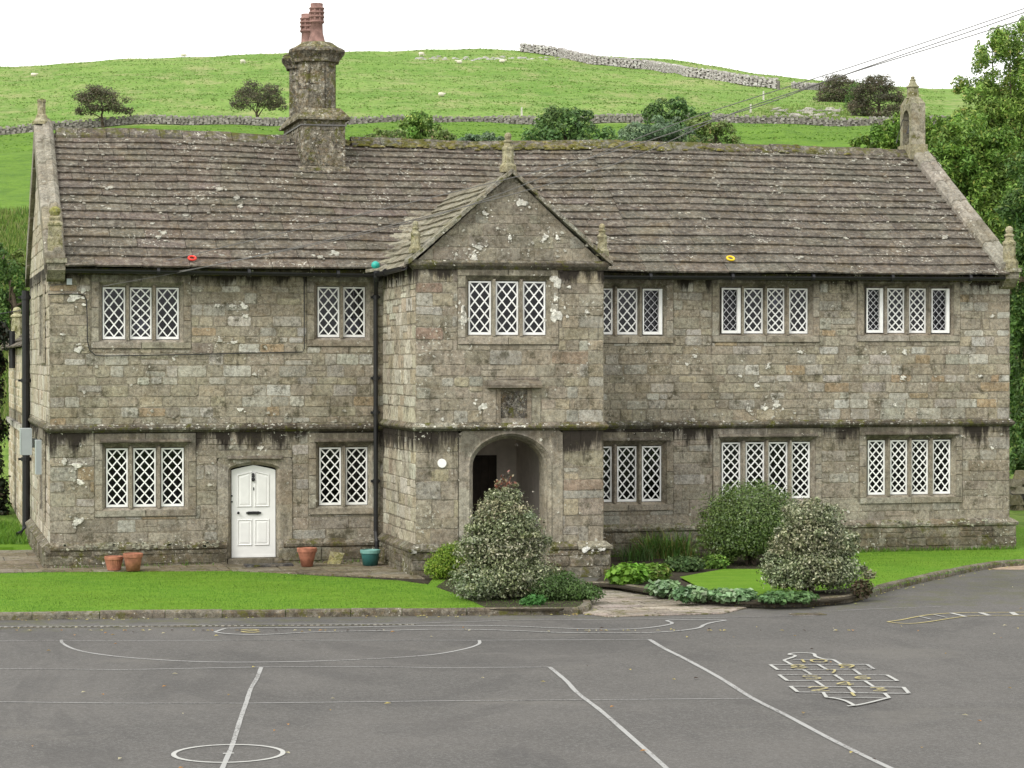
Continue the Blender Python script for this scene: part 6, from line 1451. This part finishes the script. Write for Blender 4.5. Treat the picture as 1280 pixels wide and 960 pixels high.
tag(mb.build('loose_stones', M['ledge']), 'scatter of small loose stones at the wall foot between the pots', 'stones', kind='stuff')
def torus(name, c, R0, r0, material, label, cat, tilt=0.):
    mb = MB(); n, m = 28, 10; ids = []
    for i in range(n):
        a = 2*math.pi*i/n; row = []
        for j in range(m):
            b = 2*math.pi*j/m; v_ = Vector(((R0+r0*math.cos(b))*math.cos(a), (R0+r0*math.cos(b))*math.sin(a), r0*math.sin(b))); v_ = Matrix.Rotation(tilt, 3, 'X') @ v_; row.append(mb.vert(Vector(c)+v_))
        ids.append(row)
    for i in range(n):
        for j in range(m): mb.face((ids[i][j], ids[(i+1) % n][j], ids[(i+1) % n][(j+1) % m], ids[i][(j+1) % m]))
    return tag(mb.build(name, material, None, True), label, cat)
q = onroof(240, 328); p = Vector((q[0], ry0, ez))+Sdir*q[1]+Nn*.10; torus('throwing_ring', p, .07, .022, M['redring'], 'red rubber ring lying on the roof edge at the left', 'ring', math.atan(SL))
q = onroof(912, 328); p = Vector((q[0], ry0, ez))+Sdir*q[1]+Nn*.10; torus('throwing_ring', p, .075, .022, M['yellowring'], 'yellow rubber ring lying on the roof edge at the right', 'ring', math.atan(SL))
mb = MB(); q = onY(469.5, 332, -.42); mb.lathe((q[0], -.42, q[2]-.085), [(.004, 0)]+[(.088*math.sin(math.pi*k/12), .088*(1-math.cos(math.pi*k/12))) for k in range(1, 12)]+[(.004, .176)], 20); tag(mb.build('ball', M['ball'], None, True), 'green ball caught in the gutter corner by the porch roof', 'ball')
def globe(px, py, y, r, label):  # plain pale sphere on a thin rod, set behind the panes
    q = onY(px, py, y); mb = MB(); mb.lathe((q[0], y, q[2]-r), [(.004, 0)]+[(r*math.sin(math.pi*k/10), r*(1-math.cos(math.pi*k/10))) for k in range(1, 10)]+[(.03, 2*r)], 18); mb.tube([(q[0], y, q[2]+r), (q[0], y, 6.15)], .008, 5); tag(mb.build('hanging_sphere', M['globe'], None, True), label, 'sphere')
globe(442, 408, .42, .17, 'pale globe lampshade behind the two-light upper window left of the porch')
globe(177, 408, .42, .17, 'pale globe lampshade behind the three-light upper window at the far left')
globe(968, 378, .42, .15, 'pale globe lampshade high in the third light of the upper window above the dome bush')

# field walls --------------------------------------------------------------
def drywall(line, h, label, wd=.5, pal=None, res=1.1, group=None, ground=None):
    pal = pal or [(.20,.19,.175), (.235,.22,.205), (.175,.165,.15), (.27,.26,.24)]
    mb = MB(); P = line
    for (a, b) in zip(P[:-1], P[1:]):
        a, b = Vector(a), Vector(b); L = (b-a).length; n = max(1, int(L/res)); d = (b-a).normalized(); nn = Vector((d.y, -d.x, 0)).normalized()*wd/2
        mb.hexa([a+nn*.7+Vector((0,0,-.4)), b+nn*.7+Vector((0,0,-.4)), b-nn*.7+Vector((0,0,-.4)), a-nn*.7+Vector((0,0,-.4)), a+nn*.5+Vector((0,0,h*.85)), b+nn*.5+Vector((0,0,h*.85)), b-nn*.5+Vector((0,0,h*.85)), a-nn*.5+Vector((0,0,h*.85))], (.15, .14, .13))
        rows_ = max(4, int(h/.24))
        for k in range(n):
            for r_ in range(rows_):
                t = (k+rnd.uniform(-.3, .3))/n; p = a.lerp(b, min(1, max(0, t))); zz = h*r_/rows_; q = 1.0-.35*r_/rows_; s = res*rnd.uniform(.30, .55); hh = h/rows_*rnd.uniform(.40, .62); c = rnd.choice(pal); kf = rnd.uniform(.82, 1.12); c = tuple(v_*kf for v_ in c)
                cen = p+nn*q*rnd.uniform(.75, 1.05)+Vector((0, 0, zz+h/rows_*.5+rnd.uniform(-.04, .04))); u_ = d*s; w_ = nn.normalized()*wd*.28; z_ = Vector((0, 0, hh)); j = lambda: Vector((rnd.uniform(-1, 1), rnd.uniform(-1, 1), rnd.uniform(-1, 1)))*.06
                mb.hexa([cen-u_+w_-z_+j(), cen+u_+w_-z_+j(), cen+u_-w_-z_+j(), cen-u_-w_-z_+j(), cen-u_*.8+w_+z_+j(), cen+u_*.8+w_+z_+j(), cen+u_*.8-w_+z_+j(), cen-u_*.8-w_+z_+j()], c)
            t = (k+rnd.random())/n; p = a.lerp(b, t)+Vector((0, 0, h)); s = rnd.uniform(.15, .3); hh = rnd.uniform(.10, .22)     # cope stones on edge
            mb.hexa([p-d*s+nn*.6+Vector((0,0,-.06)), p+d*s+nn*.6+Vector((0,0,-.06)), p+d*s-nn*.6+Vector((0,0,-.06)), p-d*s-nn*.6+Vector((0,0,-.06)), p-d*s*.6+nn*.4+Vector((0,0,hh)), p+d*s*.6+nn*.4+Vector((0,0,hh)), p+d*s*.6-nn*.4+Vector((0,0,hh)), p-d*s*.6-nn*.4+Vector((0,0,hh))], (lambda k_: tuple(v_*k_ for v_ in rnd.choice(pal)))(rnd.uniform(.8, 1.15)))
    return tag(mb.build('drystone_wall', M['dry']), label, 'stone wall', group)
ln = []
for px_ in range(-60, 1200, 14):
    s = 321+1.5*math.sin(px_*.01); t = s*(px_-640)/3000.; x, y = st(s, t); ln.append((x, y, terrain(s, t)))
drywall(ln, 1.02, 'long grey drystone wall crossing the hillside behind the roof and dividing the two fields', res=.5)
ln = []
for px_, py_ in ((652, 64.5), (672, 66.5), (700, 70.5), (722, 76), (745, 80.5), (775, 83.5), (805, 86), (830, 90), (860, 95.5), (890, 99), (920, 104), (945, 107.5), (974, 111)):
    p, s = hit(px_, py_+1.0, 330, 518); ln.append(tuple(p))
drywall(ln, 1.7, 'pale drystone wall curving down from the hilltop skyline and ending at a gap', res=.8, pal=[(.36,.34,.33), (.42,.40,.39), (.30,.28,.27), (.48,.47,.45)], wd=.8)
ln = [tuple(hit(px_, py_, 330, 518)[0]) for px_, py_ in ((990, 111), (1005, 112.5), (1022, 113), (1040, 116))]
drywall(ln, 1.1, 'short stretch of pale drystone wall between the wall gap and the hawthorn', res=.8, pal=[(.36,.34,.33), (.42,.40,.39), (.30,.28,.27)])
wa, wb = G2(1262, 641, 0), G2(1400, 637, 0)
drywall([(wa[0]+(wb[0]-wa[0])*k/8., wa[1]+(wb[1]-wa[1])*k/8., 0) for k in range(9)], .95, 'mossy garden wall under the trees past the right corner', res=.4, pal=[(.17,.15,.09), (.12,.11,.06), (.22,.20,.15)])
# rocks and outcrop
mb = MB()
def rock(mb, p, r, c):
    ph = rnd.random(); mb.lathe(p, [(r*rnd.uniform(.8, 1.2), -.1), (r*rnd.uniform(.7, 1.1), r*.25), (r*rnd.uniform(.4, .7), r*.5), (r*.1, r*.55)], 6, ph, c, sx=rnd.uniform(.9, 1.8))
for _ in range(60): p, s = hit(rnd.gauss(1008, 20), rnd.uniform(136, 147), 322, 420); rock(mb, p, rnd.uniform(.2, .6), (lambda k_: tuple(v_*k_ for v_ in (.36, .34, .31)))(rnd.uniform(.7, 1.1)))
tag(mb.build('rock_outcrop', M['dry']), 'scatter of bare rocks on the tussocky bank below the hawthorns', 'rocks', kind='stuff')
mb = MB()
for _ in range(80): p, s = hit(rnd.uniform(520, 705), 72+rnd.gauss(2.2, 1.2), 440, 519); rock(mb, p, rnd.uniform(.12, .45), (lambda k_: tuple(v_*k_ for v_ in (.42, .41, .39)))(rnd.uniform(.7, 1.1)))
tag(mb.build('hilltop_rocks', M['dry']), 'thin line of scattered pale rocks just below the hilltop', 'rocks', kind='stuff')

# sheep --------------------------------------------------------------------
def sheep(px, py, label, rot, lying=False):
    p, s = hit(px, py, 330, 519); t = empty('sheep', tuple(p), label, 'sheep', 'sheep grazing near the hilltop'); mb = MB(); ca, sa = math.cos(rot), math.sin(rot)
    def W(x, y, z): return (p.x+x*ca-y*sa, p.y+x*sa+y*ca, p.z+z)
    zc = .32 if lying else .62
    rings = []
    for k, (x, r, zo) in enumerate([(-.60, .04, .0), (-.56, .20, .02), (-.38, .31, .0), (-.05, .34, -.01), (.28, .31, .0), (.44, .22, .05), (.56, .14, .14 if lying else -.02), (.68, .11, .20 if lying else -.16), (.78, .10, .20 if lying else -.26), (.88, .06, .16 if lying else -.34), (.91, .02, .15 if lying else -.37)]):
        rings.append([mb.vert(W(x, r*.8*math.cos(a*math.pi/5), zc+zo+r*math.sin(a*math.pi/5))) for a in range(10)])
    for a, b in zip(rings[:-1], rings[1:]):
        for k in range(10): mb.face((a[k], a[(k+1) % 10], b[(k+1) % 10], b[k]))
    if not lying:
        for x in (-.40, .34):
            for y in (-.14, .14): mb.tube([W(x, y, zc-.15), W(x+.02, y, .25), W(x, y, .0)], [.08, .045, .035], 6)
    mb.build('body', M['wool'], t, True)
for i, (px_, py_, l_, r_, f_) in enumerate([(230, 73, 'white sheep on the skyline left of the chimney', .3, 0), (43, 96, 'white sheep alone high on the far left slope', .2, 1), (527, 71.5, 'white sheep standing among rocks right of the chimney near the skyline', .2, 0), (574, 80, 'white sheep lying just below the hilltop rocks right of the chimney', 3.3, 1), (628, 79, 'white sheep lying below the start of the hilltop wall', .1, 1), (304, 81, 'white sheep close to the chimney stack on its left', .6, 0), (552, 121, 'white sheep halfway up the slope above the light green tree', .5, 1)]):
    sheep(px_, py_, l_, r_, f_)
for nm, px_, py_ in (('gatepost', 652, 147), ('gatepost', 954, 125), ('gatepost', 938, 142)):
    p, s = hit(px_, py_, 322, 500); mb = MB(); mb.hexa([p+Vector(v_) for v_ in ((-.12,-.12,-.2),(.12,-.12,-.2),(.12,.12,-.2),(-.12,.12,-.2),(-.09,-.09,1.3),(.09,-.09,1.36),(.09,.09,1.36),(-.09,.09,1.3))], (.55, .53, .48))
    tag(mb.build('field_post', M['dry']), {652: 'pale post by the long field wall above the dark round tree', 954: 'pale post on the slope below the hilltop wall end', 938: 'pale post close above the long field wall near the tussocky bank'}[px_], 'post')

# overhead cables ------------------------------------------------------------
def cable(pts, r, material, label):
    mb = MB(); P = [tuple(world_at(a, b, s)) for a, b, s in smooth(pts, 8)]; mb.tube(P, r, 6); return tag(mb.build('overhead_cable', material), label, 'cable', 'overhead cables')
s0 = float(np.dot(np.array([0.05, -.05, 0])-CAM, F_)); 
cable([(60, 354, s0), (175, 333, 48), (460, 266, 45.5), (740, 197, 43.5), (881, 153, 42.2), (960, 129, 41.6), (1055, 94, 41), (1280, 16, 39), (1420, -38, 38)], .0085, M['cable'], 'middle overhead cable running from the left gable up to the top right corner')
cable([(128, 358, s0), (270, 331, 47.5), (520, 274, 46), (760, 208, 43.5), (905, 146, 42.2), (1017, 107, 41.2), (1100, 80, 40.6), (1280, 24, 39), (1420, -28, 38)], .0085, M['cable'], 'lowest overhead cable running from above the first upper window to the top right')
cable([(64, 357, s0), (180, 345, 48), (300, 325, 46.8), (560, 265, 46), (800, 172, 43.5), (885, 141, 42.2), (1013, 100, 41.2), (1085, 77, 40.6), (1280, 11, 39), (1420, -42, 38)], .008, M['cable'], 'highest overhead cable reaching the top right corner of the sky')
cable([(-40, 397, 56), (0, 392, 56), (20, 389, 56), (36, 385.5, 56)], .012, M['dark_cable'], 'short dark cable reaching the downpipe from the left edge')
